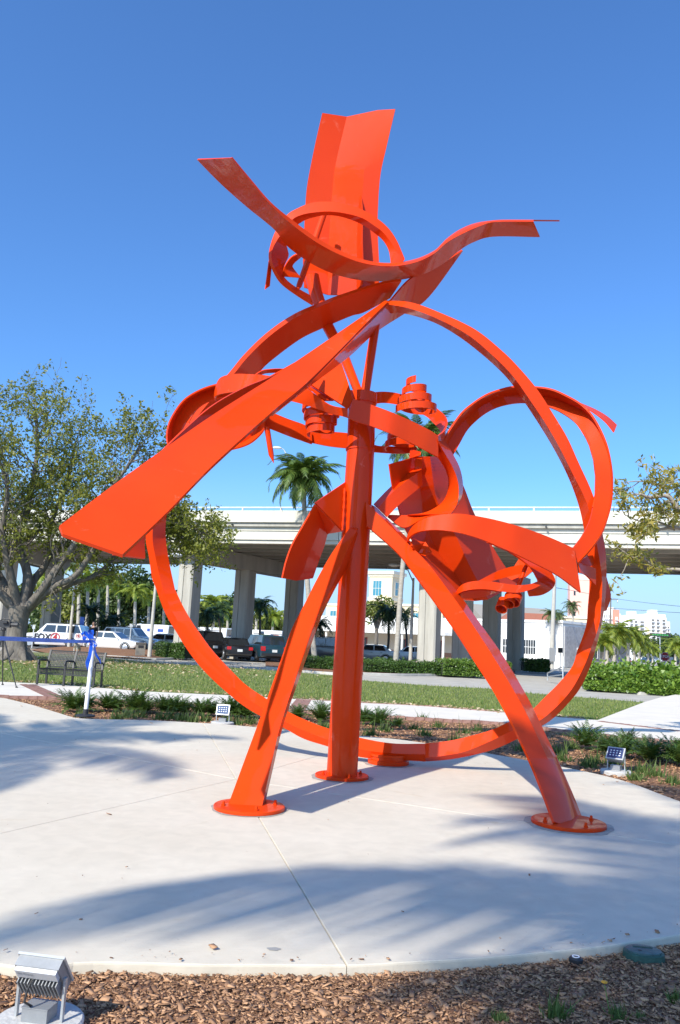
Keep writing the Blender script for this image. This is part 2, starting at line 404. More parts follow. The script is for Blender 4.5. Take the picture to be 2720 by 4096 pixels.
# great beam
plate('beam', [rail([(237, 2107), (449, 1950), (639, 1813), (863, 1656), (1112, 1498), (1344, 1341), (1540, 1207)], d=[-4.1, -3.6, -3.05, -2.38, -1.5, -.74, .30]),
               rail([(250, 2141), (480, 1965), (672, 1828), (893, 1673), (1138, 1510), (1362, 1352), (1546, 1208)], d=[-4.13, -3.63, -3.08, -2.40, -1.52, -.76, .27]),
               rail([(490, 2224), (664, 2058), (863, 1855), (1095, 1647), (1236, 1527), (1435, 1328), (1552, 1210)], d=[-4.2, -3.7, -3.05, -2.28, -1.5, -.7, .28])], .03,
      label='wide tapering beam reaching down to the lower left')
plate('beam_flange', [rail([(1080, 1660), (1236, 1530), (1435, 1330), (1552, 1212), (1640, 1115), (1740, 1070), (1848, 1000)], d=[-2.25, -1.5, -.7, .28, .6, .85, 1.0]),
                      rail([(1085, 1662), (1250, 1532), (1394, 1424), (1500, 1328), (1618, 1252), (1712, 1188), (1848, 1004)], d=[-2.2, -1.1, -.35, .45, .95, 1.15, 1.05])], .025)
plate('beam_rib', [rail([(453, 2219), (490, 2060), (560, 1905), (635, 1817), (731, 1722), (847, 1623), (971, 1552), (1079, 1506), (1220, 1430)], d=[-3.4, -3.25, -3.05, -2.8, -2.5, -2.1, -1.7, -1.3, -.8]),
                   rail([(577, 2235), (581, 2132), (655, 2000), (730, 1900), (820, 1800), (930, 1690), (1050, 1590), (1150, 1520), (1260, 1440)], d=[-3.15, -3.0, -2.75, -2.5, -2.15, -1.8, -1.35, -.95, -.5])], .025)
# tall folded plate at the top
plate('crest_plate', [rail([(1289, 453), (1259, 584), (1231, 727), (1222, 813), (1217, 910), (1212, 1030), (1216, 1150)], d=[1.02, 1.2, 1.32]),
                      rail([(1387, 468), (1343, 655), (1330, 760), (1322, 860), (1316, 960), (1312, 1070), (1312, 1180)], d=[1.12, 1.28, 1.38]),
                      rail([(1511, 442), (1465, 635), (1452, 747), (1440, 860), (1434, 960), (1428, 1070), (1427, 1182)], d=[1.05, 1.2, 1.3]),
                      rail([(1581, 438), (1547, 584), (1521, 706), (1511, 859), (1512, 960), (1516, 1053), (1516, 1165)], d=[1.0, 1.2, 1.3])], .022, smooth=8,
      label='tall folded crest plate at the top of the sculpture')
plate('crest_fin', [rail([(862, -10), (850, 110), (842, 300), (838, 500), (838, 745)], zG, [1.2, 1.3]), rail([(866, -6), (880, 120), (879, 350), (884, 510), (882, 700)], zG, [1.17, .98, .98, 1.0])], .02)
# brim ribbon
up = [(927, 630), (996, 713), (1078, 808), (1159, 877), (1261, 951), (1363, 1007), (1465, 1045), (1567, 1058), (1659, 1045), (1731, 1012), (1782, 966), (1843, 931), (1924, 897), (1986, 883), (2134, 882)]
mid = [(920, 634), (985, 718), (1065, 816), (1125, 890), (1225, 975), (1330, 1035), (1440, 1072), (1560, 1080), (1665, 1060), (1742, 1022), (1796, 982), (1855, 948), (1930, 912), (1985, 898), (2132, 898)]
lo = [(790, 637), (884, 732), (986, 823), (1098, 915), (1150, 982), (1241, 1048), (1333, 1092), (1435, 1117), (1557, 1122), (1680, 1099), (1771, 1053), (1833, 1002), (1894, 966), (1976, 944), (2159, 946)]
bk = [(932, 640), (1000, 722), (1085, 815), (1165, 880), (1266, 954), (1368, 1008), (1470, 1045), (1572, 1054), (1670, 1036), (1745, 1000), (1790, 955), (1850, 915), (1925, 890), (2040, 882), (2238, 883)]
plate('brim_ribbon', [rail(bk, d=[-.9, -.3, .2, .5, .65, .7, .75]), rail(up, d=[-1.25, -.7, -.2, .1, .22, .3, .35]), rail([(.7 * a[0] + .3 * b_[0], .7 * a[1] + .3 * b_[1]) for a, b_ in zip(up, mid)], d=[-1.27, -.73, -.24, .05, .17, .26, .31]), rail(lo, d=[-.5, -.05, .3, .55, .68, .74, .78])], .02, n=110,
      label='long waving brim ribbon across the head of the sculpture')
# small ring at the head
so = [(1212, 505), (1190, 450), (1150, 360), (1090, 270), (1000, 190), (860, 110), (720, 70), (600, 55), (480, 65), (380, 105), (290, 160), (205, 280), (160, 410), (152, 510), (188, 610), (250, 700), (370, 790), (490, 865)]
sm = [(1190, 540), (1150, 450), (1105, 370), (1040, 290), (975, 240), (880, 180), (760, 145), (640, 128), (530, 132), (420, 150), (330, 192), (240, 310), (178, 420), (170, 510), (205, 600), (265, 690), (380, 775), (495, 852)]
si = [(1105, 550), (1090, 440), (1050, 362), (990, 305), (900, 240), (800, 192), (690, 160), (580, 154), (460, 180), (400, 210), (350, 250), (282, 360), (292, 430), (298, 480), (262, 565), (262, 640), (340, 715), (470, 790)]
plate('head_ring', [rail(so, zG, [.35, .28, .30, .42]), rail(sm, zG, [.34, .25, .27, .40]), rail(si, zG, [.36, .38, .52, .6])], .02, n=90)
plate('head_crescent', [rail([(257, 638), (268, 570), (318, 492), (388, 450)], zG, [.5, .4]), rail([(400, 650), (345, 585), (335, 545), (402, 480)], zG, [.6, .5])])
plate('head_tab', [rail([(148, 515), (118, 740)], zG, [.4, .38]), rail([(172, 517), (153, 715)], zG, [.45, .43])], .015)
sp = rail([(582, 140), (470, 470), (385, 710), (358, 768)], zG, [.95, .60])
rod('spike', sp, [.046, .044, .040, .003], 14)
ys = rail([(1248, 1105), (1262, 1170), (1311, 1305), (1379, 1432), (1436, 1575)], d=[1.12, 1.12, 1.0, .55, .02])
rod('strut', ys, [.10, .095, .082, .066, .055], 20, 'thick tapering strut rising to the crest plate')
ys = rail([(1512, 1245), (1498, 1330), (1456, 1600)], d=[.45, .4, .02])
rod('strut', ys, [.055, .058, .058], 18)
# tiara: bands round the top of the column
plate('tiara_band', [rail([(590, 425), (660, 450), (770, 485), (930, 545), (1100, 620), (1250, 695), (1330, 748)], zB, [-.46, -.42, -.1]),
                     rail([(548, 590), (640, 632), (760, 668), (900, 722), (1050, 787), (1200, 865), (1330, 935)], zB, [-.46, -.42, -.1])], .022)
plate('tiara_band', [rail([(1328, 748), (1385, 700), (1410, 630), (1390, 570), (1330, 515), (1260, 470), (1080, 405), (960, 372), (850, 362), (745, 368), (600, 352), (440, 325), (200, 250), (20, 200)], zB, [-.1, .6, 1.1, 1.2, 1.0, .7]),
                     rail([(1335, 905), (1372, 830), (1380, 760), (1345, 690), (1290, 630), (1225, 575), (1060, 500), (940, 470), (850, 462), (745, 470), (600, 455), (440, 430), (200, 350), (20, 300)], zB, [-.05, .65, 1.15, 1.25, 1.05, .75])], .022)
plate('tiara_band', [rail([(432, 400), (430, 340), (455, 250), (500, 207), (600, 190), (700, 192), (830, 200), (960, 230)], zA, [.25, .0, -.2, -.25]),
                     rail([(435, 402), (432, 385), (440, 362), (480, 345), (560, 332), (650, 318), (800, 320), (940, 345)], zA, [.3, .05, -.2, -.25])], .022)
plate('tiara_band', [rail([(560, 330), (700, 230), (790, 165), (870, 150), (960, 147), (1080, 160)], zA, [.1, .45, .7]), rail([(570, 345), (720, 250), (800, 190), (880, 178), (980, 180), (1090, 210)], zA, [.15, .5, .75])], .022)
plate('tiara_plate', [rail([(215, 297), (380, 405), (545, 512)], zB, [-.35, -.5]), rail([(482, 92), (540, 260), (592, 428)], zB, [-.1, -.46])], .022)
plate('tiara_plate', [rail([(178, 308), (345, 440)], zB, [-.35, -.42]), rail([(217, 295), (425, 440)], zB, [-.15, -.30])], .018)
plate('tiara_plate', [rail([(30, 440), (180, 478), (395, 548), (548, 592)], zB, [-.35, -.46]), rail([(170, 318), (280, 400), (398, 482), (548, 508)], zB, [-.45, -.5, -.47])], .022, smooth=15)
plate('rear_band', [rail([zA(760, 450), zA(870, 487), zA(1000, 540), zA(1140, 592), zA(1188, 648)], d=[.2, .42]), rail([zA(640, 520), zA(780, 585), zA(920, 640), zA(1050, 690), zA(1190, 738)], d=[.2, .38])], .022)
plate('rear_band', [rail([zA(1180, 625), zA(1330, 640), zA(1480, 655), zB(660, 770), zB(790, 830), zB(900, 838), zB(1150, 850)], d=[.45, .6, .5]), rail([zA(1190, 728), zA(1320, 755), zA(1470, 773), zB(660, 875), zB(790, 892), zB(1000, 905), zB(1145, 892)], d=[.45, .6, .5])], .022)
def coil(name, px, py, d, r0, r1, z0, z1, turns, band, a0=0, label=None, tilt=0):
    c = W(px, py, Y0 + d); n = int(turns * 30) + 1; A, B = [], []
    for i in range(n):
        t = i / (n - 1); a = a0 + 2 * math.pi * turns * t; r = r0 + (r1 - r0) * t; z = z0 + (z1 - z0) * t
        A.append(c + Vector((r * math.cos(a) + tilt * t, r * math.sin(a), z))); B.append(A[-1] + Vector((0, 0, band)))
    V = np.array(A); 
    return plate(name, [A, B], .014, n=n * 2, label=label)
coil('coil', 1664, 1662, .30, .285, .095, .0, .42, 3.2, .088, math.radians(200), 'conical steel coil rising above the tiara band', -.03)
coil('coil', 1280, 1745, -.12, .155, .24, .0, .33, 3.3, .09, math.radians(150), 'steel coil hanging left of the column')
coil('coil', 1602, 1800, .30, .20, .15, .0, .18, 1.8, .085, math.radians(150), 'small steel coil hanging right of the column')
# left disc loop
lo_ = [(60, 735), (55, 640), (90, 530), (180, 400), (300, 320), (445, 270), (600, 255), (740, 320), (812, 450), (817, 600), (790, 660), (700, 735), (570, 778), (400, 800), (200, 795), (95, 775)]
cx_, cy_ = 438, 530
def sc(k, ox=0, oy=0): return [(cx_ + (x - cx_) * k + ox, cy_ + (y - cy_) * k + oy) for x, y in lo_]
plate('side_loop', [rail(lo_, zA, .15), rail(sc(.90), zA, .34), rail(sc(.62, 20, 10), zA, .30)], .02, closed=True, n=80, label='dished round loop behind the beam on the left')
rod('spike', rail([(838, 605), (872, 820), (892, 888)], zA, .2), [.036, .034, .002], 8)
# left hanging plate and its arm
plate('hanging_plate', [rail([(655, 530), (500, 800), (370, 1030), (290, 1250), (245, 1445)], zE, [-.5, -.55]),
                        rail([(735, 715), (620, 950), (525, 1130), (450, 1310), (415, 1482)], zE, [-.22, -.28]),
                        rail([(810, 890), (770, 1040), (720, 1180), (670, 1320), (625, 1452)], zE, [.12, .05])], .02, smooth=12, label='curved leaf-shaped plate hanging left of the column')
plate('bracket', [rail([(655, 505), (1045, 240)], zE, [-.5, -.05]), rail([(735, 590), (1000, 858)], zE, [-.42, -.15])], .025)
plate('bracket', [rail([(735, 590), (1000, 858)], zE, [-.42, -.15]), rail([(665, 535), (810, 890)], zE, [-.48, .12])], .02)
# right of the column: arm, big folded plate, S band
plate('big_folded_plate', [rail([(1556, 1857), (1570, 1950), (1591, 2025), (1630, 2132), (1740, 2270), (1844, 2400)], d=[-.1, .6]),
                           rail([(1668, 1826), (1680, 1940), (1692, 2044), (1735, 2180), (1820, 2300), (1904, 2404)], d=[.3, 1.0]),
                           rail([(1718, 1826), (1732, 1930), (1748, 2006), (1817, 2134), (1880, 2270), (1950, 2398)], d=[.28, 1.0]),
                           rail([(1783, 1826), (1848, 1937), (1898, 2061), (1979, 2205), (2028, 2281), (2066, 2335)], d=[.8, 1.6])], .022, smooth=8,
      label='large folded plate in shade right of the column')
plate('arm', [rail([(250, 835), (400, 680), (560, 540), (630, 485), (752, 462)], zC, [.15, .32]), rail([(295, 875), (440, 712), (600, 580), (680, 520), (748, 478)], zC, [-.05, .12]),
              rail([(385, 962), (500, 845), (600, 755), (680, 690), (752, 628)], zC, [-.02, .16])], .02, smooth=20)
plate('arm_tab', [rail([(678, 352), (752, 345)], zC, [.05, .08]), rail([(680, 462), (750, 455)], zC, [.03, .06])], .02)
plate('arm_tab', [rail([(628, 255), (738, 285)], zC, [.2, .25]), rail([(622, 352), (735, 318)], zC, [.15, .2])], .02)
plate('scroll_band', [rail([(975, 150), (1015, 215), (1080, 330), (1135, 440), (1166, 560), (1172, 680), (1150, 770), (1110, 850), (1060, 922)], zC, [.2, .35, .35, .1]),
                      rail([(903, 140), (960, 245), (1020, 345), (1080, 455), (1120, 565), (1135, 680), (1122, 800), (1085, 880), (1040, 930)], zC, [-.12, -.08, -.05, -.05]),
                      rail([(918, 330), (975, 410), (1018, 500), (1038, 600), (1022, 715), (965, 815), (860, 890), (750, 930), (600, 946)], zC, [.15, .25, .2, .1])], .022, smooth=20, label='scrolling band curling down right of the column')
plate('scroll_band', [rail([(1060, 912), (900, 932), (750, 937), (600, 947), (408, 940)], zC, [.05, .15, .1]), rail([(1040, 932), (850, 955), (720, 1010), (560, 1075), (392, 962)], zC, [-.05, .0, .1])], .022)
# ear loop on the right
eo = [(50, 550), (100, 460), (200, 320), (300, 235), (400, 170), (500, 130), (640, 97), (830, 102), (950, 120), (1060, 165), (1200, 245), (1300, 350), (1390, 520), (1440, 680), (1463, 850), (1455, 1050), (1420, 1200), (1370, 1330), (1290, 1450), (1175, 1575)]
em = [(75, 595), (140, 470), (230, 372), (330, 282), (440, 222), (550, 182), (700, 163), (870, 178), (1000, 205), (1110, 250), (1215, 300), (1295, 372), (1380, 525), (1430, 680), (1452, 850), (1445, 1050), (1412, 1195), (1362, 1325), (1285, 1440), (1172, 1565)]
ei = [(130, 670), (175, 590), (250, 460), (350, 362), (450, 295), (560, 255), (700, 235), (840, 247), (945, 275), (1050, 325), (1150, 400), (1220, 500), (1270, 600), (1305, 720), (1320, 850), (1315, 1000), (1300, 1100), (1270, 1220), (1210, 1340), (1130, 1450)]
de = [.25, .45, .45, .3, .1, -.1, -.35]
plate('ear_loop', [rail(eo, zF, de), rail(em, zF, [e + .2 for e in de[:4]] + [.12, -.08, -.33]), rail(ei, zF, [e + .2 for e in de[:4]] + [.13, -.08, -.34])], .025, n=120, smooth=24, label='big ear-shaped loop on the right')
rod('weld_bead', rail([(1225, 480), (1275, 590), (1310, 715), (1326, 850), (1322, 1000), (1300, 1110)], zF, [.26, .12, -.1]), .014, 6)
plate('ear_tail', [rail([(1195, 250), (1300, 312), (1400, 390), (1475, 480)], zF, [.3, .1]), rail([(1185, 232), (1320, 290), (1420, 350), (1498, 420)], zF, [.5, .35])], .014)
# nose ribbon and the oval ring below it
plate('nose_ribbon', [rail([(150, 480), (80, 425), (58, 385), (62, 350), (85, 305), (130, 262), (200, 227), (300, 204), (430, 196), (560, 212), (700, 240), (850, 280), (1000, 330), (1150, 390), (1282, 452)], zD, [-.1, -.4, -.75, -.85, -.7, -.36]),
                      rail([(130, 492), (85, 450), (60, 415), (62, 390), (85, 358), (125, 335), (180, 321), (280, 316), (400, 329), (500, 352), (640, 400), (820, 478), (980, 555), (1160, 650), (1330, 776)], zD, [-.1, -.45, -.8, -.9, -.75, -.42])], .022, n=110, label='broad ribbon curling forward right of the column')
plate('nose_gusset', [rail([(90, 385), (188, 405)], zD, [-.45, -.35]), rail([(80, 432), (130, 490)], zD, [-.5, -.4])], .016)
plate('nose_gusset', [rail([(188, 402), (236, 475)], zD, [-.4, -.45]), rail([(135, 490), (188, 508)], zD, [-.4, -.5])], .02)
plate('oval_ring', [rail([(640, 402), (780, 465), (880, 525), (960, 590), (1000, 650), (1018, 700), (985, 750), (940, 765)], zD, [-.4, -.3, -.25, -.3, -.45]),
                    rail([(700, 405), (860, 480), (1010, 560), (1095, 608), (1140, 680), (1125, 740), (1050, 788), (950, 800)], zD, [-.55, -.1, .0, -.1, -.3])], .02, n=60)
plate('oval_ring', [rail([(1020, 690), (950, 715), (860, 719), (750, 706), (650, 691), (560, 690), (485, 706), (440, 737), (415, 782)], zD, [-.42, -.5, -.5, -.35]),
                    rail([(1035, 722), (970, 753), (870, 776), (760, 769), (650, 753), (560, 751), (480, 763), (440, 780), (418, 792)], zD, [-.42, -.5, -.5, -.35])], .02)
plate('oval_ring', [rail([(425, 790), (480, 766), (560, 754), (650, 756), (720, 768)], zD, [-.36, -.48]), rail([(430, 806), (480, 815), (560, 812), (640, 796), (700, 772)], zD, [-.1, -.2])], .016)
plate('oval_ring', [rail([(420, 785), (500, 735), (600, 680), (700, 625), (800, 590), (905, 570)], zD, [-.3, -.1, .1, .1]), rail([(440, 800), (540, 760), (640, 705), (720, 680), (800, 658), (905, 632)], zD, [-.3, -.1, .1, .1])], .02)
plate('oval_plate', [rail([(882, 522), (790, 665)], zD, [.4, .3]), rail([(988, 610), (868, 712)], zD, [.3, .2])], .018)
rod('hanging_rod', rail([(938, 555), (880, 715), (850, 800)], zD, [-.1, -.2]), .026, 12)
for (a, b_, c, e) in ((842, 800, 822, 850), (800, 800, 782, 862), (752, 838, 728, 898)):
    q = rail([(a + 18, b_), (c + 18, e)], zD, [-.22, -.3]); bb = MB(); bb.tube(q, .072, 24, caps=False); bb.tube([q[0], q[1]], .062, 24, caps=False)
    k = len(bb.v) // 2; bb.add([], []); n_ = 24
    for i in range(n_):
        j = (i + 1) % n_; bb.f.append((n_ + i, n_ + j, k + n_ + j, k + n_ + i)); bb.f.append((j, i, k + i, k + j))
    place(bb.build('pipe_piece', PAINT, None, 35), SC)
plate('link_band', [rail([(1312, 560), (1362, 568), (1440, 600)], zD, [-.3, .0]), rail([(1325, 630), (1370, 648), (1440, 720)], zD, [-.3, .0])], .02)
plate('link_band', [rail([(1320, 555), (1375, 510), (1420, 500)], zD, [-.2, .1]), rail([(1330, 565), (1400, 580), (1430, 570)], zD, [-.25, .1])], .02)

# weld beads where plates meet the column
for pts, d in (([(1030, 320), (1020, 560), (1003, 852)], [-.14, -.19]), ([(1325, 560), (1318, 700), (1310, 815)], [-.13, -.15]), ([(1095, 838), (1140, 822), (1190, 838)], [-.2, -.25])):
    q = [Vector(v) for v in crom(rail(pts, zE, d), 8)]
    rod('weld_bead', q, [.010 + .004 * ((k * 7) % 3) for k in range(len(q))], 6)
# ------------------------------------------------------------------ the setting: ground, lawn, paths, slab
ASPHALT = mat('asphalt', (.40, .37, .32), .92, var=.16, scale=1.2, bump=.25, bscale=60)
CONCRETE = mat('concrete_path', (.65, .59, .50), .9, var=.07, scale=1.4, bump=.12, bscale=90)
MULCH = mat('mulch', (.11, .048, .024), .95, col2=(.32, .165, .085), scale=30, bump=.9, bscale=45, detail=10)
BRICK = mat('brick_red', (.20, .085, .062), .9, col2=(.36, .22, .18), scale=6, bump=.3)
KERB = mat('kerb_concrete', (.42, .40, .36), .9, var=.15, scale=3, bump=.2)
def slab_mat():
    m = bpy.data.materials.new('broom_finished_concrete'); m.use_nodes = True
    N, L = m.node_tree.nodes, m.node_tree.links; b = N['Principled BSDF']; b.inputs['Roughness'].default_value = .85; b.inputs['Specular IOR Level'].default_value = .25
    tc = N.new('ShaderNodeTexCoord')
    def noise(s, d, st=None, dist=0):
        n = N.new('ShaderNodeTexNoise'); n.inputs['Scale'].default_value = s; n.inputs['Detail'].default_value = d; n.inputs['Distortion'].default_value = dist
        if st:
            mp = N.new('ShaderNodeMapping'); mp.inputs['Scale'].default_value = st; mp.inputs['Rotation'].default_value = (0, 0, .5); L.new(tc.outputs['Object'], mp.inputs[0]); L.new(mp.outputs[0], n.inputs[0])
        else: L.new(tc.outputs['Object'], n.inputs[0])
        return n
    def ramp(src, a, b_, c0, c1):
        r = N.new('ShaderNodeValToRGB'); r.color_ramp.elements[0].position = a; r.color_ramp.elements[1].position = b_
        r.color_ramp.elements[0].color = (*c0, 1); r.color_ramp.elements[1].color = (*c1, 1); L.new(src.outputs['Fac'], r.inputs[0]); return r
    big = ramp(noise(.7, 5), .3, .7, (.58, .518, .415), (.64, .578, .472))
    fine = ramp(noise(7, 8, dist=.5), .3, .75, (.92, .92, .92), (1.03, 1.03, 1.03))
    speck = ramp(noise(55, 3), .70, .78, (1, 1, 1), (.62, .6, .56))
    rust = ramp(noise(1.3, 6, dist=2), .66, .80, (1, 1, 1), (.90, .84, .74))
    cur = big
    for k in (fine, speck, rust):
        x = N.new('ShaderNodeMixRGB'); x.blend_type = 'MULTIPLY'; x.inputs[0].default_value = 1
        L.new(cur.outputs[0], x.inputs[1]); L.new(k.outputs[0], x.inputs[2]); cur = x
    L.new(cur.outputs[0], b.inputs['Base Color'])
    br = noise(26, 4, (.12, 6, 1)); bp = N.new('ShaderNodeBump'); bp.inputs['Strength'].default_value = .22; bp.inputs['Distance'].default_value = .01
    L.new(br.outputs['Fac'], bp.inputs['Height']); L.new(bp.outputs[0], b.inputs['Normal'])
    return m
SLAB = slab_mat()
def sheet(name, poly, z, m, parent=None):
    o = mesh_obj(name, [(p[0], p[1], z) for p in poly], [tuple(range(len(poly)))], m, parent)
    # keep every sheet facing up
    if o.data.polygons[0].normal.z < 0: o.data.flip_normals()
    return o
g = sheet('ground', [(-3000, -60), (3000, -60), (3000, 6000), (-3000, 6000)], -.10, ASPHALT); tag(g, kind='structure')
def GT(*pts): return [G(x, y) for x, y in pts]
# mulch beds (near the camera and behind the slab)
path_near = GT((-330, 2778), (0, 2783), (255, 2791), (497, 2803), (893, 2822), (1163, 2838), (1444, 2856), (1588, 2866), (1700, 2873), (2038, 2893), (2168, 2910), (2402, 2938), (2720, 2968), (3100, 3000))
path_far = GT((-330, 2712), (70, 2730), (210, 2736), (415, 2752), (574, 2765), (893, 2780), (1163, 2795), (1456, 2812), (1674, 2823), (2000, 2849), (2253, 2870), (2390, 2880))
path_near_s = [Vector(p) for p in resample([tuple(v) for v in path_near], 60)]
path_far_s = [Vector(p) for p in resample([tuple(v) for v in path_far], 60)]
front = sheet('mulch_bed', [(-40, -8), (40, -8), (40, 14)] + [(p.x, p.y) for p in reversed(path_near_s)] + [(-40, 20)], -.052, MULCH); tag(front, kind='structure')
pth = sheet('concrete_path', [(p.x, p.y) for p in path_near_s] + [(22, 16), (24, 22)] + [tuple(G(2900, 2740))[:2], tuple(G(2640, 2790))[:2], tuple(G(2578, 2808))[:2]] + [(p.x, p.y) for p in reversed(path_far_s)], 0.0, CONCRETE); tag(pth, kind='structure')
GRASSM = mat('lawn_soil', (.07, .11, .026), .95, col2=(.22, .22, .08), scale=1.6, bump=.6, bscale=25, detail=12)
lawn_top = GT((2578, 2808), (2090, 2769), (1957, 2753), (1702, 2740), (1459, 2721), (1332, 2701), (1198, 2689), (1000, 2675), (574, 2647), (383, 2624), (230, 2612), (-200, 2592))
lawn_poly = [(p.x, p.y) for p in path_far_s] + [(p.x, p.y) for p in lawn_top]
lawn = sheet('lawn', lawn_poly, -.018, GRASSM); tag(lawn, kind='structure')
ip = [G(x, y) for x, y in ((120, 2596), (300, 2580), (520, 2588), (720, 2600), (860, 2618), (600, 2634), (400, 2622), (200, 2612))]
ic = sum(ip, Vector()) / len(ip); iv = [(p.x, p.y, -.03) for p in ip] + [((p.x * .75 + ic.x * .25), (p.y * .75 + ic.y * .25), .15) for p in ip] + [((p.x * .4 + ic.x * .6), (p.y * .4 + ic.y * .6), .22) for p in ip]; k_ = len(ip)
isl = mesh_obj('mulch_bed', iv, [(r * k_ + (i + 1) % k_, r * k_ + i, (r + 1) * k_ + i, (r + 1) * k_ + (i + 1) % k_)[::-1] for r in range(2) for i in range(k_)] + [tuple(2 * k_ + i for i in range(k_))], MULCH, smooth=60); tag(isl, kind='structure')
# concrete slab: six wedge panels between sawn joints
SL_C = G(945, 3117)
bnd = [(-1.53, 4.02), (-3.2, 4.6), (-5.0, 6.0), (-6.6, 8.6), (-8.0, 12.0), (-9.0, 15.5), (-8.9, 17.4), (-7.6, 17.9)]
bnd += [tuple(G(*q))[:2] for q in ((30, 2795), (160, 2828), (255, 2858), (306, 2872), (420, 2877), (574, 2880), (829, 2893), (1000, 2906), (1200, 2925), (1444, 2944), (1588, 2957), (1703, 2973), (1934, 3010), (2253, 3068), (2435, 3107), (2546, 3140), (2720, 3205))]
bnd += [(4.2, 7.6), (3.7, 6.2), (2.75, 5.25)]
bnd += [tuple(G(*q))[:2] for q in ((2720, 3738), (2574, 3760), (2401, 3786), (2140, 3812), (1880, 3834), (1620, 3848), (1395, 3860), (1041, 3857), (780, 3857), (607, 3851), (347, 3847))]
bs = resample([(x, y, 0) for x, y in bnd], 420, True)
ang = np.unwrap(np.arctan2(bs[:, 1] - SL_C.y, bs[:, 0] - SL_C.x)); rad = np.hypot(bs[:, 0] - SL_C.x, bs[:, 1] - SL_C.y)
if ang[-1] < ang[0]: ang, rad = ang[::-1], rad[::-1]
o_ = np.argsort(ang % (2 * math.pi)); A_, R_ = (ang % (2 * math.pi))[o_], rad[o_]
def slab_r(a): return float(np.interp(a % (2 * math.pi), A_, R_, period=2 * math.pi))
jl = []
for q in ((811, 2891), (1393, 3869), (268, 2983), (1971, 3270), (597, 3197), (1200, 3044)):
    p = G(*q); jl.append(math.atan2(p.y - SL_C.y, p.x - SL_C.x) % (2 * math.pi))
jl.sort()
slab = bpy.data.objects.new('concrete_slab', None); COL.objects.link(slab); tag(slab, kind='structure')
for i in range(6):
    a0, a1 = jl[i], jl[(i + 1) % 6] + (2 * math.pi if i == 5 else 0); n = max(12, int((a1 - a0) * 60))
    gap, bv = .0022, .005
    def ring_pts(inset, z):
        out = []
        mid_a = (a0 + a1) / 2
        cx0, cy0 = SL_C.x + math.cos(mid_a) * (gap + inset) / max(.25, math.sin((a1 - a0) / 2)), SL_C.y + math.sin(mid_a) * (gap + inset) / max(.25, math.sin((a1 - a0) / 2))
        out.append((cx0, cy0, z))
        for k in range(n + 1):
            a = a0 + (a1 - a0) * k / n; r = slab_r(a) - inset
            off = (gap + inset) * (1 if k == 0 else -1 if k == n else 0)
            out.append((SL_C.x + math.cos(a) * r - math.sin(a) * off, SL_C.y + math.sin(a) * r + math.cos(a) * off, z))
        return out
    V = ring_pts(bv, 0.0) + ring_pts(bv * .35, -.004) + ring_pts(0, -.012) + ring_pts(0, -.12); m_ = n + 2
    Fs = [tuple(range(m_))]
    for k in range(3):
        for j in range(m_): Fs.append((k * m_ + (j + 1) % m_, k * m_ + j, (k + 1) * m_ + j, (k + 1) * m_ + (j + 1) % m_))
    mesh_obj('slab_panel', V, Fs, SLAB, slab)
# worn grout collars round the foot plates
for c, r in ((foot, .36), (LL, .35), (RL, .40), (RG, .33)):
    n = 40; b = MB(); pr = [(.2, .0025), (r, .0025)]
    V = []; 
    for k in range(n):
        a = 2 * math.pi * k / n; rr = r * (1 + .03 * math.sin(5 * a + c.x * 9) + .02 * math.sin(11 * a))
        V.append((c.x + rr * math.cos(a), c.y + rr * math.sin(a), .003))
    o = mesh_obj('grout_ring', V, [tuple(range(n))], HOLE, slab)
# brick edging along the path, cross bands of brick
bb = MB(); bb.box((0, 0, 0), (.19, .095, .075)); brick_me = bb.build('brick', BRICK).data
bpy.data.objects.remove(bpy.data.objects['brick'])
def brick_row(pts, step, z, parent, offs=0, jit=.006, tilt=0, across=False):
    p = np.array([(q[0], q[1], 0) for q in pts]); L = np.concatenate([[0], np.cumsum(np.linalg.norm(np.diff(p, axis=0), axis=1))])
    for s in np.arange(step / 2, L[-1], step):
        x, y = np.interp(s, L, p[:, 0]), np.interp(s, L, p[:, 1]); x2, y2 = np.interp(s + .05, L, p[:, 0]), np.interp(s + .05, L, p[:, 1])
        a = math.atan2(y2 - y, x2 - x)
        o = bpy.data.objects.new('brick', brick_me); COL.objects.link(o); o.parent = parent
        o.location = (x - math.sin(a) * offs, y + math.cos(a) * offs, z + random.uniform(-jit, jit))
        o.rotation_euler = (random.uniform(-.05, .05) + tilt, random.uniform(-.04, .04), a + random.uniform(-.04, .04) + (math.pi / 2 if across else 0))
edge = [v for v in path_near_s if -8.4 < v.x < 9.0]
brick_row(edge, .2, -.018, pth, -.05)
edge = [v for v in path_far_s if -1.2 < v.x < 6.4]
brick_row(edge, .2, -.022, pth, .05)
def band(a, b_, w):
    for k in range(w): brick_row([a + (b_ - a).cross(Vector((0, 0, 1))).normalized() * k * .2, b_ + (b_ - a).cross(Vector((0, 0, 1))).normalized() * k * .2], .1, -.03, pth, 0, .003, across=True)
band(G(124, 2738), G(243, 2790), 2); band(G(1230, 2800), G(1205, 2838), 2)
band(G(2395, 2885), G(2720, 2925), 1)
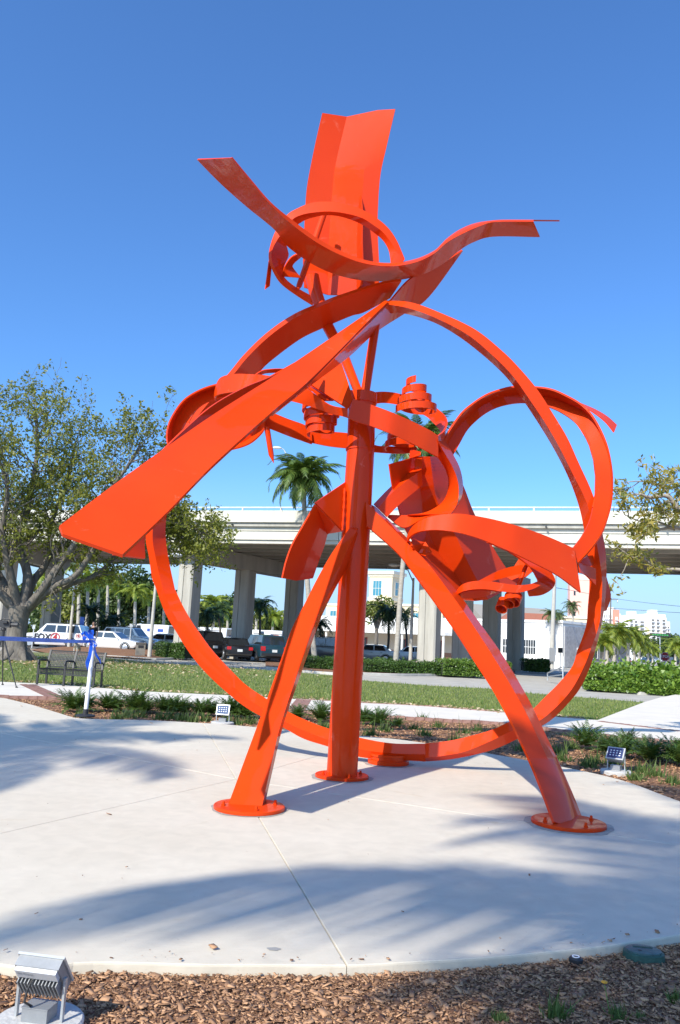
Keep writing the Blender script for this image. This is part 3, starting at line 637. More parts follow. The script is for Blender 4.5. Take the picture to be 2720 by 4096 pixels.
# kerbs
def kerb(pts, name, label, w=.18, h=.13):
    P = [Vector(p) for p in resample([tuple(q) for q in pts], max(2, len(pts) * 6))]
    A, B = [], []
    V, Fs = [], []
    for i, p in enumerate(P):
        t = (P[min(i + 1, len(P) - 1)] - P[max(i - 1, 0)]).normalized(); s = Vector((-t.y, t.x, 0)) * w / 2
        for q, z in ((p - s, -.1), (p - s * .9, h - .1 - .02), (p - s * .7, h - .1), (p + s, h - .1), (p + s, -.1)): V.append((q.x, q.y, z))
    for i in range(len(P) - 1):
        for k in range(4): Fs.append((i * 5 + k, (i + 1) * 5 + k, (i + 1) * 5 + k + 1, i * 5 + k + 1))
    o = mesh_obj(name, V, Fs, KERB); tag(o, kind='structure'); return o
kerb(GT((1062, 2668), (1200, 2682), (1345, 2692), (1445, 2696)), 'kerb', '')
kerb(GT((1450, 2692), (1600, 2697), (1780, 2698), (1950, 2702), (2060, 2700)), 'kerb', '')
kerb(GT((2320, 2742), (2480, 2762), (2640, 2772), (2720, 2752), (2760, 2730)), 'kerb', '')
kerb(GT((350, 2618), (520, 2628), (620, 2634), (700, 2632)), 'kerb', '')
island = sheet('mulch_bed', [tuple(G(x, y))[:2] for x, y in ((2320, 2738), (2480, 2757), (2640, 2768), (2720, 2748), (2800, 2700), (2600, 2660), (2330, 2668))], -.03, MULCH); tag(island, kind='structure')
island = sheet('mulch_bed', [tuple(G(x, y))[:2] for x, y in ((1062, 2664), (1200, 2678), (1445, 2692), (1600, 2692), (1950, 2697), (2060, 2695), (2060, 2655), (1500, 2640), (1062, 2632))], -.03, MULCH); tag(island, kind='structure')
# chips of bark mulch: real pieces, uncountable
CHIP = leaf_mat('bark_chips', (.10, .042, .02), (.55, .31, .165), .85, .0)
def chips(name, n, sampler, size, z):
    P = np.array([sampler() for _ in range(n)]); L = np.minimum(size * rng.lognormal(0, .65, n), .055); Wd = L * rng.uniform(.2, .6, n)
    a = rng.uniform(0, 2 * np.pi, n); tl = rng.normal(0, .2, n); rl = rng.normal(0, .28, n)
    u = np.stack([np.cos(a) * np.cos(tl), np.sin(a) * np.cos(tl), np.sin(tl)], 1); v = np.stack([-np.sin(a) * np.cos(rl), np.cos(a) * np.cos(rl), np.sin(rl)], 1)
    c = np.stack([P[:, 0], P[:, 1], z + rng.uniform(.002, .016, n)], 1)
    w = np.cross(u, v) * (L * .12)[:, None]
    q = [c + su * u * L[:, None] / 2 * f1 + sv * v * Wd[:, None] / 2 for su, sv, f1 in ((-1, -1, 1), (1, -1, .85), (1, 1, 1), (-1, 1, .9))]
    V = np.stack(q + [x + w for x in q], 1).reshape(-1, 3); b0 = np.arange(n)[:, None] * 8
    Fq = np.concatenate([b0 + np.array(f) for f in ((4, 5, 6, 7), (0, 1, 5, 4), (1, 2, 6, 5), (2, 3, 7, 6), (3, 0, 4, 7))], 0)
    o = np_obj(name, V, Fq, CHIP); tag(o, 'loose brown bark chips covering the planting bed', 'mulch', kind='stuff'); return o
def in_slab(x, y): return math.hypot(x - SL_C.x, y - SL_C.y) < slab_r(math.atan2(y - SL_C.y, x - SL_C.x)) + .01
def s_front():
    while True:
        x, y = rng.uniform(-2.6, 3.2), rng.uniform(2.7, 6.2)
        if not in_slab(x, y): return x, y
c = chips('bark_chips', 105000, s_front, .0102, -.052); c['label'] = 'loose brown bark chips in the foreground bed before the slab'
pn = np.array([(p.x, p.y) for p in path_near_s])
def s_back():
    while True:
        x, y = rng.uniform(-8, 8), rng.uniform(9, 18)
        if y < np.interp(x, pn[:, 0], pn[:, 1]) - .12 and not in_slab(x, y) and y > SL_C.y: return x, y
c = chips('bark_chips', 16000, s_back, .045, -.052); c['label'] = 'loose brown bark chips in the bed behind the slab'
n = 420; th = rng.uniform(math.pi, 2 * math.pi, n); th[300:] = rng.uniform(0, 2 * math.pi, 120)
rr_ = np.array([slab_r(a) for a in th]); rr_[:300] -= np.abs(rng.normal(0, .06, 300)) + .015; rr_[300:] *= np.sqrt(rng.uniform(.05, 1, 120)); rr_ = np.maximum(rr_, .1)
sp_pts = iter(zip(SL_C.x + np.cos(th) * rr_, SL_C.y + np.sin(th) * rr_))
c = chips('bark_chips', n, lambda: next(sp_pts), .011, .001); c['label'] = 'stray bark crumbs and leaf bits spilled on the concrete slab'
# lawn grass blades
BLADE = leaf_mat('grass_blades', (.07, .15, .025), (.34, .36, .11), .6, .35)
lp = np.array(lawn_poly)
def inside(P, poly):
    x, y = P[:, 0], P[:, 1]; r = np.zeros(len(P), bool); j = len(poly) - 1
    for i in range(len(poly)):
        xi, yi, xj, yj = *poly[i], *poly[j]
        r ^= ((yi > y) != (yj > y)) & (x < (xj - xi) * (y - yi) / (yj - yi + 1e-12) + xi); j = i
    return r
n = 150000
gy = 18 + 26 * rng.uniform(0, 1, n) ** 1.5; gxx = rng.uniform(-.50, .46, n) * gy
P = np.stack([gxx, gy], 1); P = P[inside(P, lp)]
def blades(P, h, w, m, name, z0, spread=.5):
    n = len(P); a = rng.uniform(0, 2 * np.pi, n); L = h * rng.lognormal(0, .4, n); ln = rng.uniform(0, spread, n)
    base = np.stack([P[:, 0], P[:, 1], np.full(n, z0)], 1); s = np.stack([np.cos(a), np.sin(a), 0 * a], 1) * (w * rng.uniform(.6, 1.4, n))[:, None]
    b2 = rng.uniform(0, 2 * np.pi, n); tip = base + np.stack([np.cos(b2) * ln * L, np.sin(b2) * ln * L, L * np.sqrt(1 - ln ** 2 * .8)], 1)
    V = np.stack([base - s, base + s, tip], 1).reshape(-1, 3)
    return np_obj(name, V, np.arange(3 * n).reshape(-1, 3), m)
o = blades(P, .05, .012, BLADE, 'grass', -.018); tag(o, 'short green and straw-coloured turf between path and road', 'grass', kind='stuff')
# fallen leaves at the lawn edge and below the big tree
LITTER = leaf_mat('fallen_leaves', (.30, .17, .07), (.62, .50, .34), .8, .1)
n = 900; t_ = rng.integers(0, 59, n); base = np.array([(path_far_s[k].x, path_far_s[k].y) for k in t_]) + np.stack([rng.normal(0, .25, n), np.abs(rng.normal(0, .35, n)) + .05], 1)
m2 = 2600; b2 = np.stack([rng.normal(-12, 5, m2), rng.normal(38, 4, m2)], 1)
Pq = np.concatenate([base, b2]); n = len(Pq); a = rng.uniform(0, 6.28, n); sz = rng.uniform(.03, .065, n)
sz[900:] *= 1.3
u = np.stack([np.cos(a), np.sin(a), rng.normal(0, .3, n)], 1) * sz[:, None]; v = np.stack([-np.sin(a), np.cos(a), rng.normal(0, .3, n)], 1) * sz[:, None] * .6
c = np.stack([Pq[:, 0], Pq[:, 1], np.full(n, .02)], 1)
o = np_obj('leaf_litter', np.stack([c - u, c - v, c + u, c + v], 1).reshape(-1, 3), np.arange(4 * n).reshape(-1, 4), LITTER); tag(o, 'dry fallen leaves along the lawn edge and under the tree', 'leaves', kind='stuff')
# ------------------------------------------------------------------ vegetation
BARK = mat('oak_bark', (.085, .072, .06), .95, col2=(.21, .185, .155), scale=4, bump=1.0, bscale=7, detail=10, stretch=(2.2, 2.2, .6))
PALMBARK = mat('palm_bark', (.30, .265, .215), .95, col2=(.44, .40, .34), scale=3, bump=.7, bscale=9, stretch=(1, 1, 5))
ROYALBARK = mat('royal_palm_bark', (.42, .39, .34), .9, var=.18, scale=2, bump=.3, bscale=6, stretch=(1, 1, 4))
SHAFT = mat('crown_shaft', (.16, .26, .05), .55, var=.25, scale=3)
PALMLEAF = leaf_mat('coconut_frond', (.05, .10, .02), (.17, .24, .05), .42, .35)
PALMDARK = leaf_mat('dark_palm_frond', (.018, .045, .014), (.05, .10, .025), .5, .25)
ROYALLEAF = leaf_mat('royal_palm_frond', (.10, .17, .022), (.34, .38, .05), .5, .4)
OAKLEAF = leaf_mat('olive_tree_leaf', (.075, .10, .016), (.32, .32, .05), .5, .4)
YELLEAF = leaf_mat('yellowing_leaf', (.15, .19, .04), (.46, .36, .08), .5, .45)
HEDGELEAF = leaf_mat('hedge_leaf', (.022, .06, .012), (.10, .18, .03), .45, .25)
BUSHLEAF = leaf_mat('broad_bush_leaf', (.05, .12, .018), (.20, .30, .05), .4, .3)
FICUSLEAF = leaf_mat('dense_tree_leaf', (.02, .05, .012), (.09, .14, .03), .5, .2)
COONTIE = leaf_mat('coontie_frond', (.03, .075, .018), (.12, .19, .035), .42, .25)
WEED = leaf_mat('weed_leaf', (.05, .10, .02), (.16, .22, .06), .6, .3)

def frond_geo(L, droop, lift, nl, ll, width=.035, vdroop=.35, seed=0, twist=0, tip=.35):
    """one pinnate frond growing along +X: leaflet quads as (V, F)"""
    r = np.random.default_rng(seed)
    t = np.linspace(0, 1, nl)
    ang = lift - droop * t ** 1.4                                     # elevation angle along the midrib
    dx, dz = np.cos(ang), np.sin(ang)
    x = np.concatenate([[0], np.cumsum(dx[:-1])]) * L / nl; z = np.concatenate([[0], np.cumsum(dz[:-1])]) * L / nl
    V, Fq = [], []
    rw = .03 * L / 3
    for i in range(nl - 1):                                           # midrib strip
        w0, w1 = rw * (1 - t[i]) + .004, rw * (1 - t[i + 1]) + .004; b = len(V)
        V += [(x[i], -w0, z[i]), (x[i], w0, z[i]), (x[i + 1], w1, z[i + 1]), (x[i + 1], -w1, z[i + 1])]; Fq.append((b, b + 1, b + 2, b + 3))
    for i in range(int(nl * .10), nl):
        s = math.sin(math.pi * min(1, (.12 + .88 * t[i]) ** .8)) ** .5 * (1 - .25 * t[i]); l = ll * max(tip, s) * r.uniform(.85, 1.12)
        for sd in (-1, 1):
            fw = .35 + .5 * t[i] + r.normal(0, .08); dn = vdroop + r.normal(0, .14)
            d = np.array([fw * dx[i] , sd * 1.0, fw * dz[i] - dn]); d /= np.linalg.norm(d)
            p0 = np.array([x[i], 0, z[i]]); p1 = p0 + d * l * .55; d2 = d + np.array([0, 0, -.45 - r.uniform(0, .5)]); d2 /= np.linalg.norm(d2); p2 = p1 + d2 * l * .5
            a = np.array([dx[i], 0, dz[i]]) * width
            b = len(V); V += [p0 - a * .4, p0 + a * .4, p1 + a * .5, p1 - a * .5]; Fq.append((b, b + 1, b + 2, b + 3))
            V += [p2 + a * .12, p2 - a * .12]; Fq.append((b + 3, b + 2, b + 4, b + 5))
    return np.array(V, float), np.array(Fq, int)
_FR = {}
def fronds(kind):
    if kind not in _FR:
        if kind == 'coconut': _FR[kind] = [frond_geo(1, dr, 0, 38, .30, .026, .5, i) for i, dr in enumerate((1.2, 1.5, 1.8, 2.1))]
        elif kind == 'royal': _FR[kind] = [frond_geo(1, dr, 0, 22, .30, .045, .35, i) for i, dr in enumerate((1.4, 1.8, 2.2))]
        elif kind == 'coontie': _FR[kind] = [frond_geo(1, dr, 0, 15, .19, .045, -.15, i) for i, dr in enumerate((.5, .8, 1.1))]
        elif kind == 'small': _FR[kind] = [frond_geo(1, dr, 0, 16, .30, .045, .4, i) for i, dr in enumerate((1.3, 1.7, 2.1))]
    return _FR[kind]
def crown(c, R, n, kind, lift=(-.5, 1.35), seed=1, bias=None):
    r = np.random.default_rng(seed); Vs, Fs, off = [], [], 0; fr = fronds(kind)
    for k in range(n):
        V, Fq = fr[r.integers(len(fr))]
        el = lift[0] + (lift[1] - lift[0]) * ((k + .5) / n) ** .8 + r.normal(0, .08); az = k * 2.39996 + r.normal(0, .15)
        s = R * r.uniform(.85, 1.1) * (.8 if el > 1.1 else 1)
        ca, sa, ce, se = math.cos(az), math.sin(az), math.cos(el), math.sin(el); ro = r.normal(0, .35)
        v = V * s; y0 = v[:, 1] * math.cos(ro) - v[:, 2] * math.sin(ro) * .3
        X = v[:, 0] * ce - v[:, 2] * se; Z = v[:, 0] * se + v[:, 2] * ce
        Vs.append(np.stack([c[0] + X * ca - y0 * sa, c[1] + X * sa + y0 * ca, c[2] + Z], 1)); Fs.append(Fq + off); off += len(V)
    return np.concatenate(Vs), np.concatenate(Fs)
def palm(name, base, top, R, n, kind, label, group=None, r0=.16, r1=.11, leaf=None, bark=None, cat='palm tree', seed=1, bend=.12, shaft=0, lift=(-.6, 1.35), boots=False):
    base, top = Vector(base), Vector(top)
    t = empty(name, base, 0, label, cat, group)
    mid = (base + top) / 2 + Vector((bend * (top.z - base.z) * .25, 0, 0)) ; pts = crom([base - Vector((0, 0, .1)), base * .75 + mid * .25, mid, top], 5)
    k = len(pts); rads = [r0 * 1.45 if i == 0 else r0 * (1.15 if i == 1 else 1) + (r1 - r0) * i / (k - 1) for i in range(k)]
    for i in range(2, k): rads[i] *= 1 + .03 * math.sin(i * 2.1)
    b = MB(); b.tube(pts, rads, 12); place(b.build('trunk', bark or PALMBARK, None, 50), t)
    if shaft:
        d = (Vector(pts[-1]) - Vector(pts[-2])).normalized(); a = Vector(pts[-1]); b = MB(); b.tube([a - d * .05, a + d * shaft * .3, a + d * shaft], [r1 * 1.05, r1 * 1.25, r1 * .5], 12); place(b.build('crown_shaft', SHAFT, None, 50), t); top = a + d * shaft * .95
    if boots:
        b = MB(); rr = random.Random(seed)
        for i in range(26):
            a = rr.uniform(0, 6.28); z = rr.uniform(-.9, .1); p = top + Vector((math.cos(a) * r1 * 1.1, math.sin(a) * r1 * 1.1, z))
            b.beam(p, p + Vector((math.cos(a) * .14, math.sin(a) * .14, rr.uniform(.05, .3))), .09, .03)
        place(b.build('frond_stub', mat('palm_boot', (.38, .27, .12), .9, var=.4, scale=3), None), t)
    V, Fq = crown(top, R, n, kind, lift, seed); place(np_obj('crown', V, Fq, leaf or PALMLEAF), t)
    return t
def leaf_cloud(P, size, asp=.5, seed=3, up=.3):
    r = np.random.default_rng(seed); n = len(P); s = size * r.uniform(.6, 1.35, n)
    u = r.normal(0, 1, (n, 3)); u /= np.linalg.norm(u, axis=1, keepdims=True); v = r.normal(0, 1, (n, 3)); v[:, 2] += 0
    v = np.cross(u, v); v /= np.linalg.norm(v, axis=1, keepdims=True) + 1e-9
    u = u * s[:, None] * .5; v = v * s[:, None] * .5 * asp
    V = np.stack([P - u, P - v, P + u, P + v], 1).reshape(-1, 3)
    return V, np.arange(4 * n).reshape(-1, 4)
def branchy(base, trunk_pts, seed, levels, ratio, spread, len0, r_end, up=.15, nb=(2, 4), box=None):
    """recursive limbs; returns branch polylines with radii and twig tips"""
    rr = random.Random(seed); out, tips = [], []
    def grow(p, d, L, r, lev):
        n = 5; pts, rad = [p], [r]; q = p.copy(); dd = d.copy()
        for i in range(n):
            dd = (dd + Vector((rr.gauss(0, .16), rr.gauss(0, .16), rr.gauss(0, .12) + up * .18))).normalized(); q = q + dd * L / n; pts.append(q.copy()); rad.append(max(.004, r * (1 - .55 * (i + 1) / n)))
        out.append((pts, rad, lev))
        if lev >= levels: tips.extend(pts[2:]); return
        if lev >= levels - 1: tips.extend(pts[3:])
        for k in range(rr.randint(*nb)):
            i = rr.randint(2, n); ax = Vector((rr.gauss(0, 1), rr.gauss(0, 1), rr.gauss(0, .6))).normalized(); nd = (dd + ax * spread).normalized()
            grow(pts[i], nd, L * ratio * rr.uniform(.75, 1.2), rad[i] * .72, lev + 1)
        grow(pts[-1], (dd + Vector((rr.gauss(0, .25), rr.gauss(0, .25), .1))).normalized(), L * ratio, rad[-1] * .9, lev + 1)
    for (p, d, L, r) in trunk_pts: grow(Vector(p), Vector(d).normalized(), L, r, 0)
    return out, tips
# --- the big tree on the left
def big_tree():
    base = G(62, 2640); base.z = -.02; Y = base.y
    t = empty('shade_tree', base, 0, 'large spreading shade tree with sparse olive foliage left of the sculpture', 'tree')
    s = Y / FPX
    def at(x, y, dy=0): return W(x, y, Y + dy)
    fork = at(85, 2420)
    b = MB(); b.tube([base + Vector((0, 0, -.1)), at(62, 2605), at(66, 2540), at(74, 2480), at(80, 2425)], [.85, .52, .43, .43, .5], 18)
    for a in range(6):
        q = 2 * math.pi * a / 6 + .3; b.tube([base + Vector((math.cos(q) * .35, math.sin(q) * .35, .45)), base + Vector((math.cos(q) * .95, math.sin(q) * .95, -.03))], [.25, .07], 6)
    place(b.build('trunk', BARK, None, 60), t)
    limbs = [[(80, 2430), (10, 2330), (-60, 2180), (-120, 1980)], [(75, 2430), (40, 2290), (10, 2130), (30, 1960), (-20, 1790)], [(90, 2430), (110, 2300), (75, 2170), (120, 1990), (150, 1790), (140, 1640)],
             [(95, 2435), (130, 2330), (190, 2240), (210, 2080), (270, 1930), (300, 1780)], [(100, 2440), (160, 2370), (230, 2270), (310, 2160), (400, 2010), (500, 1880), (560, 1780)],
             [(105, 2440), (210, 2350), (300, 2305), (380, 2190), (440, 2120), (520, 2090), (640, 2080), (760, 2110), (850, 2150)],
             [(110, 2445), (180, 2385), (300, 2330), (400, 2290), (520, 2160), (640, 2130), (720, 2150), (800, 2200)], [(60, 2435), (-20, 2360), (-150, 2290), (-260, 2200), (-360, 2080)]]
    dys = [1.5, -2.0, .5, 2.5, -1.0, -.8, 1.5, -1.5]
    rr = random.Random(4); seeds = []
    mb = MB()
    for li, (L, dy) in enumerate(zip(limbs, dys)):
        m = len(L); P = [at(x, y, dy * (i / (m - 1)) ** .8) for i, (x, y) in enumerate(L)]; P = [Vector(q) for q in crom(P, 4)]
        r0 = (.27, .21, .24, .21, .21, .16, .14, .24)[li]
        mb.tube(P, [r0 * (1 - .84 * i / (len(P) - 1)) + .012 for i in range(len(P))], 9)
        for i in range(len(P) // 3, len(P)):
            for _ in range(3 if i > len(P) * .5 else 2):
                d = Vector((rr.gauss(0, 1), rr.gauss(0, 1.2), rr.gauss(.35, .6))).normalized(); td = (P[min(i + 1, len(P) - 1)] - P[i - 1]).normalized()
                low = 5 <= li <= 6
                seeds.append((P[i], d * .8 + td * .5, rr.uniform(1.0, 2.1) * (.5 if low else .9), max(.02, r0 * (1 - .84 * i / (len(P) - 1)) * .4)))
    out, tips = branchy(base, seeds, 5, 2, .62, 1.0, 1, .01, .12, (1, 2))
    for pts, rad, lev in out: mb.tube(pts, [max(.006, r) for r in rad], 5 if lev == 0 else 4, False)
    place(mb.build('limb', BARK, None, 60), t)
    tp = np.array([tuple(p) for p in tips]); r = np.random.default_rng(5)
    k = r.choice(len(tp), 7200); cc = tp[k] + r.normal(0, .27, (7200, 3)); P = np.repeat(cc, 7, 0) + r.normal(0, .09, (50400, 3))
    V, Fq = leaf_cloud(P, .16, .5, 6); place(np_obj('crown', V, Fq, OAKLEAF), t)
    return t
big_tree()
# --- tree reaching in from the right edge
def right_tree():
    Y = 15.5; base = gx(3260, Y, -.05)
    t = empty('yellowing_tree', base, 0, 'sparse tree with long yellowing leaves reaching in from the right edge', 'tree')
    def at(x, y, dy=0): return W(x, y, Y + dy)
    mb = MB(); mb.tube([base, at(3240, 2650), at(3200, 2500), at(3150, 2420)], [.22, .15, .12, .1], 10); place(mb.build('trunk', BARK, None, 60), t)
    mb = MB(); limbs = [[(3160, 2430), (2980, 2250), (2820, 2120), (2720, 2045), (2670, 1985), (2600, 1990), (2560, 1975)], [(2720, 2045), (2660, 1960), (2610, 1930), (2540, 1925)], [(2900, 2200), (2760, 2130), (2690, 2110), (2600, 2130), (2540, 2170)],
                        [(2980, 2250), (2800, 2280), (2700, 2277), (2640, 2272), (2560, 2230), (2510, 2240)], [(2820, 2120), (2740, 2000), (2690, 1930), (2640, 1900)], [(2700, 2120), (2640, 2090), (2560, 2085), (2500, 2060)], [(3160, 2430), (3120, 2150), (3000, 1960), (2900, 1800)]]
    rr = random.Random(8); seeds = []
    for li, L in enumerate(limbs):
        P = [Vector(q) for q in crom([at(x, y, (li - 3) * .25 * i / len(L)) for i, (x, y) in enumerate(L)], 4)]; r0 = (.085, .03, .045, .04, .035, .025, .08)[li]
        mb.tube(P, [r0 * (1 - .8 * i / (len(P) - 1)) + .004 for i in range(len(P))], 7)
        for i in range(len(P) // 2, len(P)): seeds.append((P[i], Vector((rr.gauss(-.3, .8), rr.gauss(0, .9), rr.gauss(.2, .7))), rr.uniform(.25, .5), .012))
    out, tips = branchy(base, seeds, 9, 1, .6, 1.0, 1, .01, .2, (1, 2))
    for pts, rad, lev in out: mb.tube(pts, [max(.004, r) for r in rad], 4, False)
    place(mb.build('limb', mat('pale_bark', (.36, .31, .24), .9, var=.2, scale=8, bump=.4), None, 60), t)
    tp = np.array([tuple(p) for p in tips]); r = np.random.default_rng(2); k = r.choice(len(tp), 2200); P = tp[k] + r.normal(0, .05, (2200, 3)) + np.array([0, 0, -.02])
    V, Fq = leaf_cloud(P, .135, .30, 6); place(np_obj('crown', V, Fq, YELLEAF), t)
right_tree()
# --- coconut palms behind the sculpture
palm('coconut_palm', gx(1262, 47), W(1214, 1905, 47), 2.6, 54, 'coconut', 'coconut palm with full green crown standing left of the sculpture column', None, .17, .13, seed=3, bend=-.06, boots=True, lift=(-.6, 1.5))
palm('coconut_palm', gx(1580, 46), W(1672, 1770, 46), 3.0, 40, 'coconut', 'tall coconut palm with its crown hidden behind the tiara bands', None, .17, .12, seed=5, bend=-.05, boots=True, lift=(-.6, 1.45))
# --- palms beyond the overpass on the left
ORD = 'first second third fourth fifth sixth seventh eighth ninth tenth eleventh twelfth thirteenth fourteenth fifteenth sixteenth seventeenth eighteenth nineteenth twentieth'.split()
lst = [(232, 88, 2185, 2.6), (310, 96, 2215, 2.6), (345, 92, 2260, 2.4), (388, 100, 2250, 2.5), (425, 104, 2235, 2.5), (470, 108, 2290, 2.4), (535, 98, 2300, 2.3), (590, 102, 2320, 2.3), (180, 110, 2235, 2.6), (650, 106, 2330, 2.2),
       (848, 105, 2345, 2.6), (1085, 112, 2400, 2.6), (1020, 120, 2360, 2.6), (905, 118, 2375, 2.4)]
for i, (x, Y, yt, R) in enumerate(lst):
    palm('royal_palm', gx(x, Y), W(x + 6, yt + 105, Y), R * 1.15, 18, 'royal', ORD[sorted(q[0] for q in lst).index(x)] + ' royal palm from the left in the row beyond the overpass', 'royal palms beyond the overpass', .27, .17, ROYALLEAF, ROYALBARK, seed=20 + i, shaft=1.3, bend=.02, lift=(-.2, 1.35))
for i, (x, Y, yt, R, lab) in enumerate([(374, 72, 2440, 1.9, 'dark low palm just behind the person in the black shirt'), (450, 74, 2478, 1.6, 'small leaning palm over the white sedan'), (425, 71, 2490, 1.4, 'small dark palm behind the bow and white sedan'),
                              (820, 76, 2455, 2.0, 'dark drooping palm between the first two overpass pillars'), (880, 80, 2440, 2.2, 'bushy dark palm just left of the second overpass pillar'), (1030, 74, 2420, 2.2, 'dark slanting palm between second and third overpass pillars'),
                              (1285, 70, 2495, 1.7, 'small dark palm beside the slanted left leg'), (1545, 68, 2448, 2.1, 'dark round-headed palm in front of the white building canopy'), (1625, 72, 2455, 1.8, 'dark palm half hidden by the right coconut trunk')]):
    palm('dark_palm', gx(x, Y), W(x + (8 if i % 2 else -8), yt, Y), R, 22, 'small', lab, None, .12, .09, PALMDARK, mat('dark_trunk', (.12, .1, .08), .9), seed=50 + i, lift=(-.9, 1.2))
# --- royal palms along the street on the right
st_p = [(2455, 82, 2540, 2.7), (2510, 95, 2545, 2.9), (2537, 108, 2560, 2.7), (2556, 122, 2572, 2.6), (2478, 100, 2550, 2.7), (2590, 140, 2585, 2.5), (2426, 88, 2575, 2.4), (2610, 165, 2595, 2.4), (2700, 120, 2590, 2.6), (2722, 100, 2590, 2.6), (2405, 78, 2580, 2.2)]
for i, (x, Y, yt, R) in enumerate(st_p):
    palm('street_palm', gx(x, Y), W(x + 3, yt + 25, Y), R * 1.05, 20, 'royal', ORD[sorted(q[0] for q in st_p).index(x)] + ' bright royal palm from the left along the right street', 'royal palms along the right street', .26, .17, ROYALLEAF, ROYALBARK, seed=80 + i, shaft=1.0, bend=.02, lift=(-.4, 1.2))
# fan palms in front of the pink tower and red-tiled roof
for i, (x, Y, yt) in enumerate([(2288, 92, 2420), (2205, 90, 2455), (2235, 96, 2462)]):
    palm('fan_palm', gx(x, Y), W(x, yt, Y), 1.5, 26, 'small', ('fan palm standing tall before the pink tower', 'fan palm beside the tapered utility pole', 'short fan palm behind the white building roof')[i], None, .14, .11, leaf_mat('fan_palm_leaf%d' % i, (.05, .09, .03), (.16, .20, .07)), seed=120 + i, lift=(-1.0, 1.3))
# --- dense trees and shrubs beyond
def blob_tree(name, c, R, n, leafsize, m, label, cat='tree', seed=1, trunk=True, lobes=14, group=None):
    c = Vector(c); base = Vector((c.x, c.y, -.05)); t = empty(name, base, 0, label, cat, group); r = np.random.default_rng(seed)
    u = r.normal(0, 1, (lobes, 3)); u /= np.linalg.norm(u, axis=1, keepdims=True); lc = u * np.array(R) * .62 * r.uniform(.6, 1.1, (lobes, 1)); lr = np.array(R).mean() * r.uniform(.25, .5, lobes)
    k = r.integers(0, lobes, n); d = r.normal(0, 1, (n, 3)); d /= np.linalg.norm(d, axis=1, keepdims=True); P = np.array(c) + lc[k] + d * (lr[k] * r.uniform(.6, 1.0, n) ** .5)[:, None]
    P = P[P[:, 2] > .05]
    V, Fq = leaf_cloud(P, leafsize, .6, seed + 1); place(np_obj('crown', V, Fq, m), t)
    b = MB()
    h = max(.3, c.z); b.tube([base, base * .4 + Vector((c.x, c.y, h)) * .6, Vector((c.x + .1, c.y, h))], [h * .04 + .05, h * .03 + .04, .03], 8)
    for q in range(min(8, lobes)): b.tube([base * .45 + Vector((c.x, c.y, h)) * .55, c + Vector(lc[q]) * .5, c + Vector(lc[q])], [h * .02 + .03, h * .012 + .02, .015], 5)
    place(b.build('trunk', BARK, None, 60), t); return t
blob_tree('ficus_tree', W(560, 2390, 112), (3.6, 3, 5.0), 5200, .55, FICUSLEAF, 'dense dark rounded tree beyond the overpass below the beam tip', seed=3, lobes=26)
blob_tree('ficus_tree', W(470, 2430, 116), (4.0, 3, 3.6), 4200, .55, FICUSLEAF, 'dense dark tree left of the rounded one beyond the overpass', seed=5, lobes=22)
blob_tree('leafy_tree', W(270, 2420, 120), (5, 3, 4.4), 4200, .55, leaf_mat('yellow_green_leaf', (.08, .12, .02), (.26, .28, .06)), 'yellow-green tree beyond the overpass behind the marked vehicle', seed=7, lobes=22)
blob_tree('leafy_tree', W(830, 2480, 118), (4, 3, 3.6), 3600, .5, MATS['yellow_green_leaf'], 'leafy tree between the first two overpass pillars', seed=9, lobes=20)
blob_tree('leafy_tree', W(1075, 2500, 125), (4, 3, 3.2), 3600, .5, MATS['yellow_green_leaf'], 'yellow-green tree between second and third overpass pillars', seed=10, lobes=20)
blob_tree('round_bush', W(1510, 2440, 88), (2.6, 2, 1.6), 3200, .3, MATS['yellow_green_leaf'], 'yellow-green tree in front of the cream tower', seed=11, lobes=20)
blob_tree('leafy_tree', W(2600, 2590, 260), (10, 4, 4), 4200, .7, FICUSLEAF, 'dark leafy tree far down the street below the white towers', seed=13, lobes=24)
blob_tree('leafy_tree', W(2695, 2590, 230), (6, 4, 4), 3200, .7, FICUSLEAF, 'leafy tree at the far right end of the street', seed=14, lobes=24)
blob_tree('leafy_tree', W(2405, 2570, 130), (3, 3, 4), 2800, .5, MATS['yellow_green_leaf'], 'leafy tree just right of the hoop at street level', seed=15, lobes=20)
blob_tree('leafy_tree', W(150, 2520, 100), (4, 3, 2.6), 2800, .5, FICUSLEAF, 'dark shrubs behind the big tree trunk', 'shrub', seed=16, lobes=20)
blob_tree('ficus_tree', W(395, 2400, 125), (5.5, 3, 6.0), 6000, .6, FICUSLEAF, 'tall dark tree filling the gap between the left lamp pole and rounded tree', seed=31, lobes=30)
blob_tree('leafy_tree', W(640, 2450, 128), (4.5, 3, 4.4), 4200, .6, FICUSLEAF, 'dark tree just left of the first overpass pillar', seed=32, lobes=24)
blob_tree('leafy_tree', W(900, 2470, 130), (4.6, 3, 4.6), 4200, .6, FICUSLEAF, 'dark tree just left of the second overpass pillar', seed=33, lobes=24)
blob_tree('leafy_tree', W(200, 2400, 130), (6, 3, 5.0), 4200, .6, MATS['yellow_green_leaf'], 'tall yellow-green tree behind the marked vehicle', seed=34, lobes=24)
